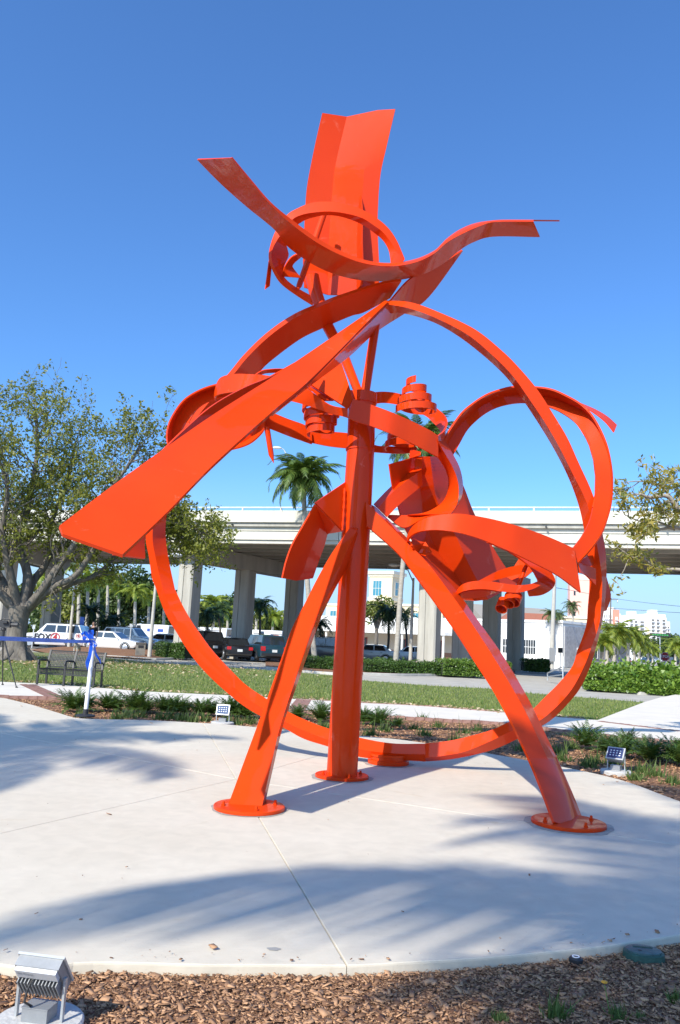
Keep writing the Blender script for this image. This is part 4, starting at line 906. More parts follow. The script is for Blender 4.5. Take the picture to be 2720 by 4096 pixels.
def hedge(name, a, b_, depth, h, n, leafs, m, label, seed=1, rough=.1, cat='hedge'):
    a, b_ = Vector(a), Vector(b_); t = empty(name, (a + b_) / 2, 0, label, cat); r = np.random.default_rng(seed)
    d = (b_ - a).normalized(); nrm = Vector((-d.y, d.x, 0)); L = (b_ - a).length
    s = r.uniform(0, L, n); q = r.integers(0, 10, n); v = np.where(q < 5, r.normal(.0, .05, n), r.uniform(0, 1, n) * depth); z = np.where(q < 5, r.uniform(.0, h, n), h + r.normal(0, .04, n))
    z = z + rough * np.sin(s * 3.1 + v * 2) * .5 * (z > h * .6) + rough * r.normal(0, .5, n) * (z > h * .8)
    P = np.stack([a.x + d.x * s + nrm.x * v, a.y + d.y * s + nrm.y * v, np.maximum(z, .02)], 1)
    V, Fq = leaf_cloud(P, leafs, .6, seed); place(np_obj('foliage', V, Fq, m), t)
    b = MB(); k = 8
    for i in range(k):
        p = a + d * (L * (i + .5) / k) + nrm * depth * .5; b.tube([p - Vector((0, 0, .05)), p + Vector((0, 0, h * .5))], [.03, .02], 5)
        for e in range(10):
            w = Vector((random.gauss(0, .3), random.gauss(0, .3), random.uniform(.3, .9))).normalized(); b.tube([p + Vector((0, 0, h * .3)), p + Vector((0, 0, h * .3)) + w * h * .6], [.012, .005], 4)
    place(b.build('stem', BARK, None), t)
    core = MB(); c = (a + b_) / 2 + nrm * depth * .5; core.box((c.x, c.y, h * .44), (L - .25, depth - .2, h * .8), math.atan2(d.y, d.x)); place(core.build('dark_core', mat('hedge_core_shade', (.012, .022, .008), .95, var=.4, scale=6)), t)  # near-black box: the shade deep inside the hedge, put into its colour
    return t
hedge('clipped_hedge', gx(1205, 46), gx(1445, 45.2), 1.2, .55, 5200, .10, HEDGELEAF, 'low clipped hedge left of the column beside the coconut trunk', 1)
hedge('clipped_hedge', gx(1455, 44.5), gx(1764, 45.5), 1.3, .52, 6500, .10, HEDGELEAF, 'low clipped hedge right of the column before the lit pillar', 2)
hedge('clipped_hedge', gx(1770, 44.8), gx(2045, 45.6), 1.5, .78, 7000, .13, BUSHLEAF, 'taller glossy hedge behind the right leg', 3)
hedge('clipped_hedge', gx(610, 52), gx(735, 50.5), 1.6, .85, 4200, .10, HEDGELEAF, 'dark hedge at the parking kerb left of the dark cars', 4)
hedge('clipped_hedge', gx(2095, 62), gx(2200, 62), 1.6, .85, 3200, .14, HEDGELEAF, 'dark shaded hedge right of the last overpass pillar', 5)
hedge('broad_leaf_shrubs', gx(2335, 36.5), gx(2760, 35.5), 4.5, .66, 11000, .23, leaf_mat('shrub_leaf_bright', (.05, .13, .015), (.26, .38, .06), .38, .35), 'broad glossy shrub bed in front of the stop sign', 6, .42, 'shrub')
# --- spiky plants above the centre hedge
for i, x in enumerate((1478, 1505, 1540, 1560, 1620, 1335)):
    p = gx(x, 46.8); V, Fq = crown((p.x, p.y, .25), 1.15, 20, 'small', (.1, 1.3), 200 + i); o = np_obj('agave', V, Fq, COONTIE)
    t = empty('spiky_plant', p, 0, ORD[(1335, 1478, 1505, 1540, 1560, 1620).index(x)] + ' spiky green plant from the left rising behind the low hedge', 'plant', 'spiky plants behind the centre hedge'); o.name = 'leaf_rosette'; place(o, t)
# --- coontie clumps in the bed behind the slab
cl = [(292, 2838, .58), (345, 2836, .40), (430, 2836, .48), (462, 2838, .42), (535, 2842, .60), (580, 2846, .45), (660, 2848, .50), (700, 2850, .46), (738, 2852, .40), (800, 2855, .50), (845, 2856, .40), (925, 2860, .56), (965, 2862, .48), (985, 2866, .34), (1190, 2872, .40), (1285, 2880, .56), (1455, 2888, .42), (1520, 2896, .50), (1490, 2892, .30), (1595, 2900, .22),
      (2345, 2985, .56), (2425, 3008, .44), (2490, 3022, .48), (2510, 2985, .42), (2600, 3040, .52), (2565, 3020, .36), (2690, 3040, .52), (2730, 3055, .50)]
for i, (x, y, R) in enumerate(cl):
    p = G(x, y); p.z = -.05; V, Fq = crown((p.x, p.y, .0), R * 1.02, 38, 'coontie', (.25, 1.45), 300 + i)
    side = 'left of the column' if x < 1360 else ('just right of the column' if x < 1700 else 'at the right end of the bed')
    t = empty('coontie_plant', p, 0, ORD[sum(1 for q in cl if q[0] < x and (q[0] < 1700) == (x < 1700))] + ' low feathery coontie clump from the left ' + ('behind the slab' if x < 1700 else 'at the right end of the bed'), 'plant', 'coontie clumps ' + side); place(np_obj('fronds', V, Fq, COONTIE), t)
# --- small weeds in the beds
def weed(p, R, n, i, label, group):
    V, Fq = [], []; r = np.random.default_rng(i); P = np.array([(p.x + r.normal(0, R * .4), p.y + r.normal(0, R * .4)) for _ in range(n)])
    o = blades(P, R * .75, R * .07, WEED, 'weed_tuft', p.z, .85); tag(o, label, 'weed', group); return o
wl_ = [(330, 2858), (470, 2866), (510, 2862), (560, 2858), (640, 2868), (690, 2866), (735, 2872), (820, 2874), (770, 2878), (905, 2878), (950, 2888), (1000, 2884), (1480, 2930), (1300, 2905), (1535, 2915), (1580, 2892), (1655, 2908), (1700, 2932), (1750, 2900), (1690, 2870), (1860, 2925), (1830, 2960), (1990, 2950), (2230, 3000), (2285, 2985), (2370, 3040), (2350, 3055), (2450, 3045), (2610, 3090), (2570, 3075), (2690, 3120), (2550, 3105), (1910, 2915), (2250, 3030), (2090, 2990)]
for i, (x, y) in enumerate(wl_):
    p = G(x, y); p.z = -.05; weed(p, .16, 90, 400 + i, 'small green weed tuft scattered in the bark bed behind the slab', 'weed tufts in the back bed')
for i, (x, y, R, lab) in enumerate([(2000, 4085, .045, 'small weed tuft at the bottom edge left of the larger one'), (2225, 4070, .075, 'largest green weed tuft in the foreground bark near the shadow'), (2470, 4075, .055, 'weed tuft in shadow below the orange flower'), (2700, 4005, .05, 'weed tuft at the right edge below the valve box'), (2560, 4075, .03, 'tiny weed tuft at bottom right in shadow')]):
    p = G(x, y, -.05); weed(p, R, 120, 480 + i, lab, None)
fl = G(2440, 4055, -.05); t = empty('wild_flower', fl, 0, 'single orange flower on a thin stalk in the foreground bark', 'flower')
b = MB(); b.tube([fl, fl + Vector((-.012, .01, .07)), fl + Vector((-.022, .01, .125))], .0022, 5); place(b.build('stalk', SHAFT), t)
b = MB()
for k in range(6):
    a = k * math.pi / 3; b.ell(fl + Vector((-.022 + .008 * math.cos(a), .01 + .008 * math.sin(a), .128)), (.008, .008, .004), 6, 4)
place(b.build('blossom', mat('orange_petals', (.8, .35, .02), .6)), t)
# --- palms behind the camera whose fronds shade the slab
SHADOW_PALMS = [(-7.5, -10.0, 15.0, 4.7, 'palm behind the photographer shading the near right of the slab'), (-14.5, -3.2, 14.0, 4.6, 'palm left of the photographer shading the left of the slab'), (-6.4, -8.9, 16.0, 3.6, 'palm behind the photographer shading the right edge of the slab'), (-2.15, -2.1, 6.0, 2.0, 'short bushy palm just behind the photographer shading the lower right corner')]
for i, (x, y, h, R, lab) in enumerate(SHADOW_PALMS):
    palm('coconut_palm', (x, y, -.05), (x + .2, y, h), R, (9, 14, 8, 24)[i], 'coconut', lab, None, .26, .2, seed=600 + i, lift=(-.45, 1.2))
# ------------------------------------------------------------------ overpass
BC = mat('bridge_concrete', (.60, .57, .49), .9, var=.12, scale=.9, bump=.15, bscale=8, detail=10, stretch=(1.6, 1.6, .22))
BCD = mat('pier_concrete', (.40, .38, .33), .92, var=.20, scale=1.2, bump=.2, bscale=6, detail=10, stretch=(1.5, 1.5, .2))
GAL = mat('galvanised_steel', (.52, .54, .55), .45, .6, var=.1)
GIRDER_SHADED = mat('girder_concrete_shaded', (.33, .31, .27), .92, var=.12, scale=.4)  # darker copy of the bridge concrete, underside shade coloured into the inner girders
BR = empty('overpass_bridge', (0, 49.56, 0), 0, 'long concrete road overpass on square pillars crossing behind the sculpture', 'bridge')
ua = math.atan(-.2707); BU = Vector((math.cos(ua), math.sin(ua), 0)); BN = Vector((-BU.y, BU.x, 0)); BO = Vector((0, 49.56, 0))
def bp(s, n, z): return BO + BU * s + BN * n + Vector((0, 0, z + .006 * s))
def bar(mb, s0, s1, n0, n1, z0, z1):
    v = [bp(s, n, z) for s in (s0, s1) for n in (n0, n1) for z in (z0, z1)]
    mb.add(v, [(0, 1, 3, 2), (4, 6, 7, 5), (0, 4, 5, 1), (2, 3, 7, 6), (0, 2, 6, 4), (1, 5, 7, 3)])
S0, S1 = -75, 75
def part(mb, name, m, sm=None): return place(mb.build(name, m, None, sm), BR)
seg = np.arange(S0, S1 + .1, 15.0)
for i in range(len(seg) - 1):
    a, b_ = seg[i] + .02, seg[i + 1] - .02
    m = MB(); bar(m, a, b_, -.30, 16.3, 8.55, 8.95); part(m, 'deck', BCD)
    m = MB(); bar(m, a, b_, -.38, -.08, 8.86, 9.56); bar(m, a, b_, -.44, -.06, 8.80, 8.93); part(m, 'parapet', BC)
    m = MB(); bar(m, a, b_, 16.1, 16.4, 8.86, 9.56); part(m, 'parapet', BC)
    for g_ in range(8):
        n0 = .35 + g_ * 2.15
        m = MB(); bar(m, a, b_, n0 - .28, n0 + .28, 7.5, 7.72); bar(m, a, b_, n0 - .10, n0 + .10, 7.721, 8.30); bar(m, a, b_, n0 - .45, n0 + .45, 8.301, 8.549); part(m, 'girder', BC if g_ == 0 else GIRDER_SHADED)
    m = MB(); bar(m, a, b_, -.04, .18, 7.73, 8.34); part(m, 'fascia_panel', BC)
m = MB(); bar(m, S0, S1, -.30, -.20, 9.74, 9.82); part(m, 'handrail', GAL)
for s in np.arange(S0 + 1, S1, 2.6):
    m = MB(); bar(m, s - .05, s + .05, -.32, -.18, 9.561, 9.739); part(m, 'rail_post', GAL)
for s in np.arange(S0 + 3, S1, 6.5):
    m = MB(); m.tube([bp(s, -.46, 8.62), bp(s, -.2, 8.64)], .06, 8); part(m, 'drain_pipe', mat('drain_black', (.05, .05, .05), .6))
def pier(cols, ang):
    P = [gx(x, Y, -.1) for x, Y in cols]
    for p in P:
        b = MB(); w = .6; ch = .10; z1 = 6.4
        poly = [(-w + ch, -w), (-.12, -w), (-.12, -w + .06), (.12, -w + .06), (.12, -w), (w - ch, -w), (w, -w + ch), (w, w - ch), (w - ch, w), (-w + ch, w), (-w, w - ch), (-w, .12), (-w + .06, .12), (-w + .06, -.12), (-w, -.12), (-w, -w + ch)]
        R = Matrix.Rotation(ang, 3, 'Z'); poly = [R @ Vector((x, y, 0)) + p for x, y in poly]
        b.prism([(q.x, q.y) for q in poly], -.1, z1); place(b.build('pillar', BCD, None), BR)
    d = (P[-1] - P[0]).normalized(); a, e = P[0] - d * 1.6, P[-1] + d * 1.6
    b = MB(); q = Vector((-d.y, d.x, 0)) * .7
    prof = [(a, 6.95), (P[0] - d * .5, 6.401), (P[-1] + d * .5, 6.401), (e, 6.95), (e, 7.495), (a, 7.495)]
    V = [Vector((p.x, p.y, z)) - q for p, z in prof] + [Vector((p.x, p.y, z)) + q for p, z in prof]
    b.add(V, [tuple(range(6)), tuple(range(11, 5, -1))] + [(i, 6 + i, 6 + (i + 1) % 6, (i + 1) % 6) for i in range(6)]); place(b.build('pier_cap', BCD), BR)
pier([(735, 54.3), (960, 60), (1162, 66)], -.45)
pier([(1712, 51.5), (1846, 56.5), (1963, 61.5), (2060, 66)], -.45)
pier([(-10, 60), (188, 69.5)], -.45)
pier([(2830, 47.5), (2860, 53), (2890, 58)], -.45)
# ------------------------------------------------------------------ buildings
WB = bpy.data.materials.new('white_painted_brick'); WB.use_nodes = True
def _wb():
    N, L = WB.node_tree.nodes, WB.node_tree.links; b = N['Principled BSDF']; b.inputs['Roughness'].default_value = .8
    tc = N.new('ShaderNodeTexCoord'); mp = N.new('ShaderNodeMapping'); mp.inputs['Rotation'].default_value = (math.pi / 2, 0, 0); br = N.new('ShaderNodeTexBrick')
    br.inputs['Scale'].default_value = 2.2; br.inputs['Color1'].default_value = (.80, .78, .74, 1); br.inputs['Color2'].default_value = (.72, .70, .66, 1); br.inputs['Mortar'].default_value = (.58, .56, .52, 1)
    br.inputs['Mortar Size'].default_value = .02; L.new(tc.outputs['Object'], mp.inputs[0]); L.new(mp.outputs[0], br.inputs[0]); L.new(br.outputs['Color'], b.inputs['Base Color'])
_wb()
CREAM = mat('cream_stucco', (.74, .62, .42), .9, var=.05, scale=1); CREAMT = mat('cream_trim', (.80, .72, .56), .9)
TEAL = mat('blue_glass', (.05, .22, .30), .12, 0, .5, spec=.8); DGLASS = mat('dark_glass', (.03, .035, .04), .08, spec=.8)
TILE = mat('terracotta_roof', (.33, .12, .07), .9, var=.3, scale=8, bump=.6, bscale=10, stretch=(6, 1, 1))
STONE = mat('pebbled_stone', (.30, .30, .31), .95, col2=(.52, .52, .53), scale=3, detail=10)
class Bld:
    """a building with its own local frame: x along the front, y back, z up"""
    def __init__(s, name, loc, rz, label, group=None): s.t = empty(name, loc, rz, label, 'building', group)
    def box(s, name, x0, x1, y0, y1, z0, z1, m, parent=None):
        b = MB(); b.box(((x0 + x1) / 2, (y0 + y1) / 2, (z0 + z1) / 2), (x1 - x0, y1 - y0, z1 - z0)); return b.build(name, m, parent or s.t)
    def window(s, x0, x1, z0, z1, y=0, m=DGLASS, frame=CREAMT, bars=0, side=None, fw=.08):
        f = MB()
        def q(u0, u1, v0, v1, d0, d1):
            if side is None: f.box(((u0 + u1) / 2, y + (d0 + d1) / 2, (v0 + v1) / 2), (u1 - u0, d1 - d0, v1 - v0))
            else: f.box((side - (d0 + d1) / 2, (u0 + u1) / 2, (v0 + v1) / 2), (d1 - d0, u1 - u0, v1 - v0))
        q(x0 - fw, x0, z0 - fw, z1 + fw, -.06, .05); q(x1, x1 + fw, z0 - fw, z1 + fw, -.06, .05); q(x0, x1, z1, z1 + fw, -.06, .05); q(x0, x1, z0 - fw, z0, -.06, .05)
        for k in range(bars): u = x0 + (x1 - x0) * (k + 1) / (bars + 1); q(u - .025, u + .025, z0, z1, -.055, -.025)
        if bars: q(x0, x1, (z0 + z1) / 2 - .025, (z0 + z1) / 2 + .025, -.056, -.024)
        w = f.build('window', frame, s.t); f = MB(); q(x0, x1, z0, z1, -.02, .02); f.build('pane', m, w)
# white building with canopy
cA, cB = Vector((25.4, 90, 0)), Vector((-.696, .718, 0)); L_ = 56
B = Bld('white_brick_building', (cA + cB * L_) + Vector((0, 0, -.1)), math.atan2(-cB.y, -cB.x), 'low white brick building with a flat canopy beyond the overpass')
B.box('wall', 0, L_, .0, 16, 0, 4.9, WB); B.box('roof_edge', -.1, L_ + .1, -.1, 16.1, 4.901, 5.2, mat('white_trim', (.82, .81, .78), .7)); B.box('stone_facing', L_ + .02, L_ + .12, .3, 15.7, .1, 4.6, STONE)
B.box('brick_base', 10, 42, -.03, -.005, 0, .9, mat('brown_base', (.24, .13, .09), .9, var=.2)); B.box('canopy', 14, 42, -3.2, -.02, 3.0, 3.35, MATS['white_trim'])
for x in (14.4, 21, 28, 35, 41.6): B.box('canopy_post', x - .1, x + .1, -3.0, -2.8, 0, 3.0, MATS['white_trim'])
B.box('painted_canopy_shade', 14.2, 41.8, -.02, -.012, .9, 2.98, mat('canopy_shade_tone', (.50, .44, .36), .9))  # sheet coloured as the shade the canopy throws on the white wall
for x in (46, 48.2, 51): B.window(x, x + 1.6, 1.3, 2.9, 0, DGLASS, MATS['white_trim'], 4)
for x in (4, 8): B.window(x, x + 1.4, 1.6, 2.9, 0, DGLASS, MATS['white_trim'], 4)
for x in (17, 25, 32, 38): B.window(x, x + 1.1, .1, 2.3, -.03, DGLASS, mat('door_red', (.25, .03, .03), .6), 0)
B.window(3, 5.5, 1.2, 2.2, 0, DGLASS, MATS['white_trim'], 2, L_ + .12); B.window(6.4, 7.6, 1.2, 3.6, 0, DGLASS, MATS['white_trim'], 0, L_ + .12)
B.box('low_wall', L_ - 6, L_ + 3, -5, -4.8, 0, 1.3, MATS['white_trim'])
# cream tower with cornice
tb = gx(1512, 150); B = Bld('cream_tower_building', (tb.x, tb.y, -.1), -.55, 'cream stucco building with a square tower and blue windows right of the column')
B.box('tower', -2.4, 2.4, 0, 4.4, 0, 14.0, CREAM); B.box('cornice', -2.6, 2.6, -.2, 4.6, 14.001, 14.4, CREAMT); B.box('cornice', -2.9, 2.9, -.5, 4.9, 14.401, 15.0, CREAMT); B.box('belt', -2.55, 2.55, -.15, 4.55, 9.5, 10.1, CREAMT)
B.window(-1.6, .2, 10.4, 13.2, 0, TEAL, CREAMT, 2, None, .15); B.window(1.2, 3.2, 10.6, 13.0, 0, TEAL, CREAMT, 1, 2.4, .15)
B.box('wing', -12, -2.45, .4, 9, 0, 8.4, CREAM); B.box('wing', 2.45, 12.5, .4, 9, 0, 8.6, CREAM); B.box('wing_roof', 2.44, 12.7, .2, 9.2, 8.601, 9.0, CREAMT); B.box('wing_roof', -12.2, -2.44, .2, 9.2, 8.401, 8.8, CREAMT); B.box('lower_tier', -3.2, 3.6, -.8, -.01, 0, 9.0, CREAM)
for x in (4, 6.5, 9): B.window(x, x + 1.3, 5.2, 7.4, .4, TEAL, CREAMT, 1)
for x in (-11, -8, -5.4): B.window(x, x + 1.3, 5.2, 7.4, .4, TEAL, CREAMT, 1)
def gable(B, x0, x1, y0, y1, z, h, m, name='roof'):
    yc = (y0 + y1) / 2; V = [(x0, y0, z), (x1, y0, z), (x1, y1, z), (x0, y1, z), (x0, yc, z + h), (x1, yc, z + h)]
    return mesh_obj(name, V, [(0, 1, 5, 4), (2, 3, 4, 5), (0, 4, 3), (1, 2, 5), (3, 2, 1, 0)], m, B.t)
def hip(B, x0, x1, y0, y1, z, h, m, k=3, name='roof'):
    yc = (y0 + y1) / 2; V = [(x0, y0, z), (x1, y0, z), (x1, y1, z), (x0, y1, z), (x0 + k, yc, z + h), (x1 - k, yc, z + h)]
    return mesh_obj(name, V, [(0, 1, 5, 4), (2, 3, 4, 5), (0, 4, 3), (1, 2, 5), (3, 2, 1, 0)], m, B.t)
p = gx(2140, 135); B = Bld('tiled_roof_house', (p.x, p.y, -.1), 0, 'cream house with red tiled roof behind the white building'); B.box('wall', -6, 6, 0, 9, 0, 5.8, CREAM); hip(B, -6.4, 6.4, -.4, 9.4, 5.801, 2.3, TILE)
for x in (-4, -1, 2): B.window(x, x + 1.2, 3.2, 4.8, 0)
p = gx(2085, 165); B = Bld('gabled_hall', (p.x, p.y, -.1), .35, 'tan gabled hall above the red tiled roof'); B.box('wall', -9, 9, 0, 10, 0, 7.5, CREAM); gable(B, -9.4, 9.4, -.5, 10.5, 7.501, 3.2, mat('grey_roof', (.30, .27, .23), .8))
for x in (-6, -2, 2, 6): B.window(x, x + 1.4, 3.2, 5.0, 0)
p = gx(2315, 140); B = Bld('beige_block', (p.x, p.y, -.1), -.3, 'small beige block behind the hoop on the right'); B.box('wall', -3, 2.4, 0, 6, 0, 7.6, CREAM); B.box('parapet', -3.2, 2.6, -.2, 6.2, 7.601, 8.0, CREAMT)
for x in (-2, .2): B.window(x, x + 1.2, 3.6, 5.2, 0)
PINK = mat('pink_stucco', (.78, .47, .38), .9, var=.04, scale=.5); PINKW = mat('pink_trim', (.82, .60, .52), .9)
p = gx(2340, 230); B = Bld('pink_tower_block', (p.x, p.y, -.1), -.2, 'tall pink tower block seen through the right side of the hoop'); B.box('wall', -4.2, 3.6, 0, 8, 0, 22.6, PINK); B.box('parapet', -4.35, 3.75, -.15, 8.15, 22.601, 23.2, PINKW); B.box('plant_room', -1.5, 1, 2, 5, 23.201, 24.2, PINKW)
for zf in np.arange(3, 21, 3.0): B.window(-3.2, -2.6, zf, zf + 1.3, 0, DGLASS, PINKW, 0, None, .06); B.window(1.6, 2.4, zf, zf + 1.3, 0, DGLASS, PINKW, 0, None, .06)
# far high-rises
TW = mat('tower_white', (.82, .81, .79), .8); TY = mat('tower_cream', (.80, .66, .44), .8); SAL = mat('tower_salmon', (.66, .27, .19), .8)
def bay(B, x0, x1, z0, z1, fh, y=0, m=None):
    """stack of balcony bays: each floor a flat panel, coloured dark for the shade of the bay, with a slab"""
    n = int((z1 - z0) / fh)
    mb = MB(); mb.box(((x0 + x1) / 2, y - .02, fh * .52), (x1 - x0, .1, fh * .58)); o = mb.build('window', m or mat('balcony_shade', (.16, .15, .14), .6), B.t); o.location.z = z0; me = o.data  # default panel is flat; its dark colour imitates shade within a balcony
    sl = MB(); sl.box(((x0 + x1) / 2, y - .5, fh * .1), (x1 - x0 + .3, 1.1, .22)); s = sl.build('balcony_slab', TW, B.t); s.location.z = z0; sm = s.data
    for k in range(1, n):
        c = o.copy(); COL.objects.link(c); c.location.z = z0 + k * fh
        c = s.copy(); COL.objects.link(c); c.location.z = z0 + k * fh
Yt = 620; k = Yt / FPX
def tower(xl, xr, ytop, name, label, cols, yellow, Y=Yt):
    kk = Y / FPX; p = gx((xl + xr) / 2, Y); w = (xr - xl) * kk; h = W((xl + xr) / 2, ytop, Y).z; B = Bld(name, (p.x, p.y, -.1), 0, label)
    B.box('wall', -w / 2, w / 2, 0, 18, 0, h, TW); B.box('roof_house', -w * .12, w * .2, 4, 12, h + .001, h + 3.5, TW)
    for a, b_ in yellow: B.box('cream_stripe', -w / 2 + a * w, -w / 2 + b_ * w, -.06, -.002, 0, h * .72, TY)
    for a, b_ in cols: bay(B, -w / 2 + a * w, -w / 2 + b_ * w, 3, h - 2, 2.9, -.05)
    return B
tower(2498, 2578, 2462, 'apartment_tower', 'left white apartment tower with dark balcony stacks down the street', ((.30, .43), (.52, .66), (.80, .98)), ((.0, .24), (.68, .78)))
tower(2582, 2664, 2456, 'apartment_tower', 'right white apartment tower with dark balcony stacks down the street', ((.32, .46), (.56, .70), (.84, .99)), ((.0, .22), (.72, .82)), 640)
tower(2660, 2682, 2486, 'apartment_tower', 'narrow pale glass tower right of the white apartment towers', ((.1, .4), (.55, .85)), (), 700)
tower(2478, 2496, 2470, 'apartment_tower', 'narrow bluish tower between salmon block and white towers', ((.1, .4), (.55, .85)), (), 720)
B = tower(2412, 2455, 2428, 'white_office_tower', 'white tower beside the salmon block right of the hoop', ((.12, .2), (.32, .4), (.52, .6), (.72, .8)), (), 430)
p = gx(2467, 428); B = Bld('salmon_tower', (p.x, p.y, -.1), 0, 'salmon-coloured tower with white windows right of the hoop'); h = W(2467, 2438, 428).z; B.box('wall', -1.5, 1.5, 0, 10, 0, h, SAL); bay(B, -.6, .6, 3, h - 1.5, 2.4, -.03, TW)
p = gx(2550, 330); B = Bld('low_white_block', (p.x, p.y, -.1), .2, 'low white block among the palms below the towers'); h = W(2550, 2530, 330).z; B.box('wall', -4.5, 4.5, 0, 8, 0, h, TW); B.box('parapet', -4.7, 4.7, -.2, 8.2, h + .001, h + .5, TW)
for x in (-3.5, -1, 1.5): B.window(x, x + 1.2, h - 3, h - 1.4, 0)
# green message board on a pole
p = gx(2641, 210); t = empty('message_board', p, 0, 'wide dark message board with green lettering strip before the towers', 'sign'); zc = W(2641, 2540, 210).z
b = MB(); b.tube([p, (p.x, p.y, zc)], .12, 8); place(b.build('pole', GAL), t); b = MB(); b.box((p.x, p.y - .2, zc), (5.4, .25, .78)); place(b.build('board', mat('board_black', (.03, .03, .03), .4)), t)
for i in range(7): b = MB(); b.box((p.x - 1.9 + i * .62, p.y - .34, zc + .05 * (i % 2)), (.46, .02, .34)); place(b.build('green_panel', mat('board_green', (.05, .30, .07), .5)), t)
# ------------------------------------------------------------------ poles, lamps and signs
POLE = mat('concrete_pole', (.46, .44, .39), .9, var=.1, scale=2); LAMPW = mat('luminaire_grey', (.70, .71, .72), .4)
def street_lamp(base, top, head, Y, label, r0=.13, r1=.075, name='street_lamp'):
    base = gx(base, Y); top = W(*top, Y); head = W(*head, Y); t = empty(name, base, 0, label, 'street lamp')
    b = MB(); b.tube([base, top], [r0, r1], 10); place(b.build('pole', POLE, None, 50), t)
    d = head - top; b = MB(); b.tube([top - Vector((0, 0, .3)), top + d * .35 + Vector((0, 0, abs(d.x) * .2)), head - d.normalized() * .2], [.045, .04, .03], 8); place(b.build('arm', GAL, None, 60), t)
    s = 1 if d.x > 0 else -1; b = MB(); b.ell(head + Vector((s * .22, 0, .02)), (.42, .16, .11), 14, 8); place(b.build('lamp_head', LAMPW, None, 60), t)
    b = MB(); b.ell(head + Vector((s * .25, 0, -.05)), (.26, .12, .09), 12, 6); place(b.build('lens', mat('lamp_lens', (.6, .62, .6), .2), None, 60), t)
street_lamp(275, (310, 2240), (262, 2210), 60, 'concrete street lamp pole behind the marked vehicle')
street_lamp(597, (632, 2240), (690, 2220), 50, 'concrete street lamp pole left of the hoop by the litter bin')
street_lamp(1640, (1654, 2312), (1590, 2262), 55, 'concrete street lamp between the coconut trunk and lit pillar')
def mast(base, top, head, label):
    t = empty('bridge_lamp', base, 0, label, 'street lamp'); b = MB(); b.tube([base, top], [.10, .06], 8); place(b.build('pole', GAL, None, 50), t)
    b = MB(); b.tube([top - Vector((0, 0, .2)), (top + head) / 2 + Vector((0, 0, .15)), head], [.05, .04, .03], 7); place(b.build('arm', GAL, None, 60), t); b = MB(); b.ell(head + Vector((-.2, 0, .03)), (.42, .16, .12), 12, 7); place(b.build('lamp_head', LAMPW, None, 60), t)
pb = bp(-4.0, 16.5, 8.9); mast(pb, W(1150, 1815, pb.y), W(1118, 1793, pb.y), 'tall lamp on the overpass left of the coconut crown')
p = gx(2205, 78); tp = W(2219, 2300, 78); t = empty('utility_pole', p, 0, 'thick tapered utility pole right of the overpass pillars', 'utility pole'); b = MB(); b.tube([p, tp], [.24, .17], 12); place(b.build('pole', POLE, None, 50), t)
b = MB(); b.box((p.x, p.y - .3, 1.3), (.5, .3, 1.3)); place(b.build('utility_box', mat('box_grey', (.25, .26, .27), .6)), t)
p = gx(2440, 165); tp = W(2443, 2392, 165); t = empty('wooden_power_pole', p, 0, 'thin wooden power pole right of the hoop carrying wires', 'utility pole'); b = MB(); b.tube([p, tp], [.2, .13], 8); place(b.build('pole', BARK, None, 50), t)
b = MB(); b.beam(tp + Vector((-.2, 0, -.3)), tp + Vector((1.5, 0, -.3)), .12, .14); b.beam(tp + Vector((-.2, 0, -2.2)), tp + Vector((1.0, 0, -2.2)), .1, .1); place(b.build('crossarm', BARK), t)
b = MB(); b.ell(tp + Vector((1.4, 0, -.7)), (.12, .12, .3), 8, 6); place(b.build('insulator', GAL), t)
WIRE = mat('wire_black', (.03, .03, .03), .6)
for i, (pts, lab) in enumerate([([(2443, 2392), (2560, 2408), (2720, 2425), (2900, 2436)], 'upper power wire running right from the wooden pole'), ([(2443, 2432), (2580, 2442), (2720, 2451), (2900, 2456)], 'lower power wire running right from the wooden pole'), ([(2216, 2350), (2300, 2364), (2443, 2392)], 'power wire between the two utility poles')]):
    Ys = [165, 140, 110, 80] if len(pts) == 4 else [78, 110, 165]
    b = MB(); b.tube([Vector(q) for q in crom([W(x, y, Y) for (x, y), Y in zip(pts, Ys)], 6)], .03, 5); tag(b.build('power_wire', WIRE), lab, 'wire')
def text_obj(s, size, mtl, name='lettering', ext=.004, bold=0.0):
    cu = bpy.data.curves.new(name, 'FONT'); cu.body = s; cu.size = size; cu.align_x = 'CENTER'; cu.align_y = 'CENTER'; cu.extrude = ext; cu.offset = bold; cu.resolution_u = 3
    tmp = bpy.data.objects.new(name, cu); COL.objects.link(tmp); dg = bpy.context.evaluated_depsgraph_get(); me = bpy.data.meshes.new_from_object(tmp.evaluated_get(dg)); bpy.data.objects.remove(tmp)
    me.materials.clear(); me.materials.append(mtl); o = bpy.data.objects.new(name, me); COL.objects.link(o); return o
# stop sign
p = gx(2660, 67); zc = W(2663, 2627, 67).z; t = empty('stop_sign', p, 0, 'red octagonal stop sign above the shrubs at the right', 'sign')
b = MB(); b.beam(p, (p.x, p.y, zc + .35), .07, .05); place(b.build('post', GAL), t)
b = MB(); b.lathe([(.40, -.008), (.40, .008)], (0, 0, 0), 8); o = b.build('sign_panel', mat('sign_red', (.42, .02, .025), .5), t); o.rotation_euler = (math.pi / 2, math.pi / 8, 0); o.location = (0, -.05, zc - p.z)
b = MB(); b.lathe([(.375, -.004), (.375, .004), (.355, .004), (.355, -.004), (.375, -.004)], (0, 0, 0), 8, False); o2 = b.build('border', mat('sign_white', (.8, .8, .8), .5), t); o2.rotation_euler = (math.pi / 2, math.pi / 8, 0); o2.location = (0, -.066, zc)
o = text_obj('STOP', .29, MATS['sign_white'], bold=.006); o.parent = t; o.rotation_euler = (math.pi / 2, 0, 0); o.location = (0, -.07, zc)
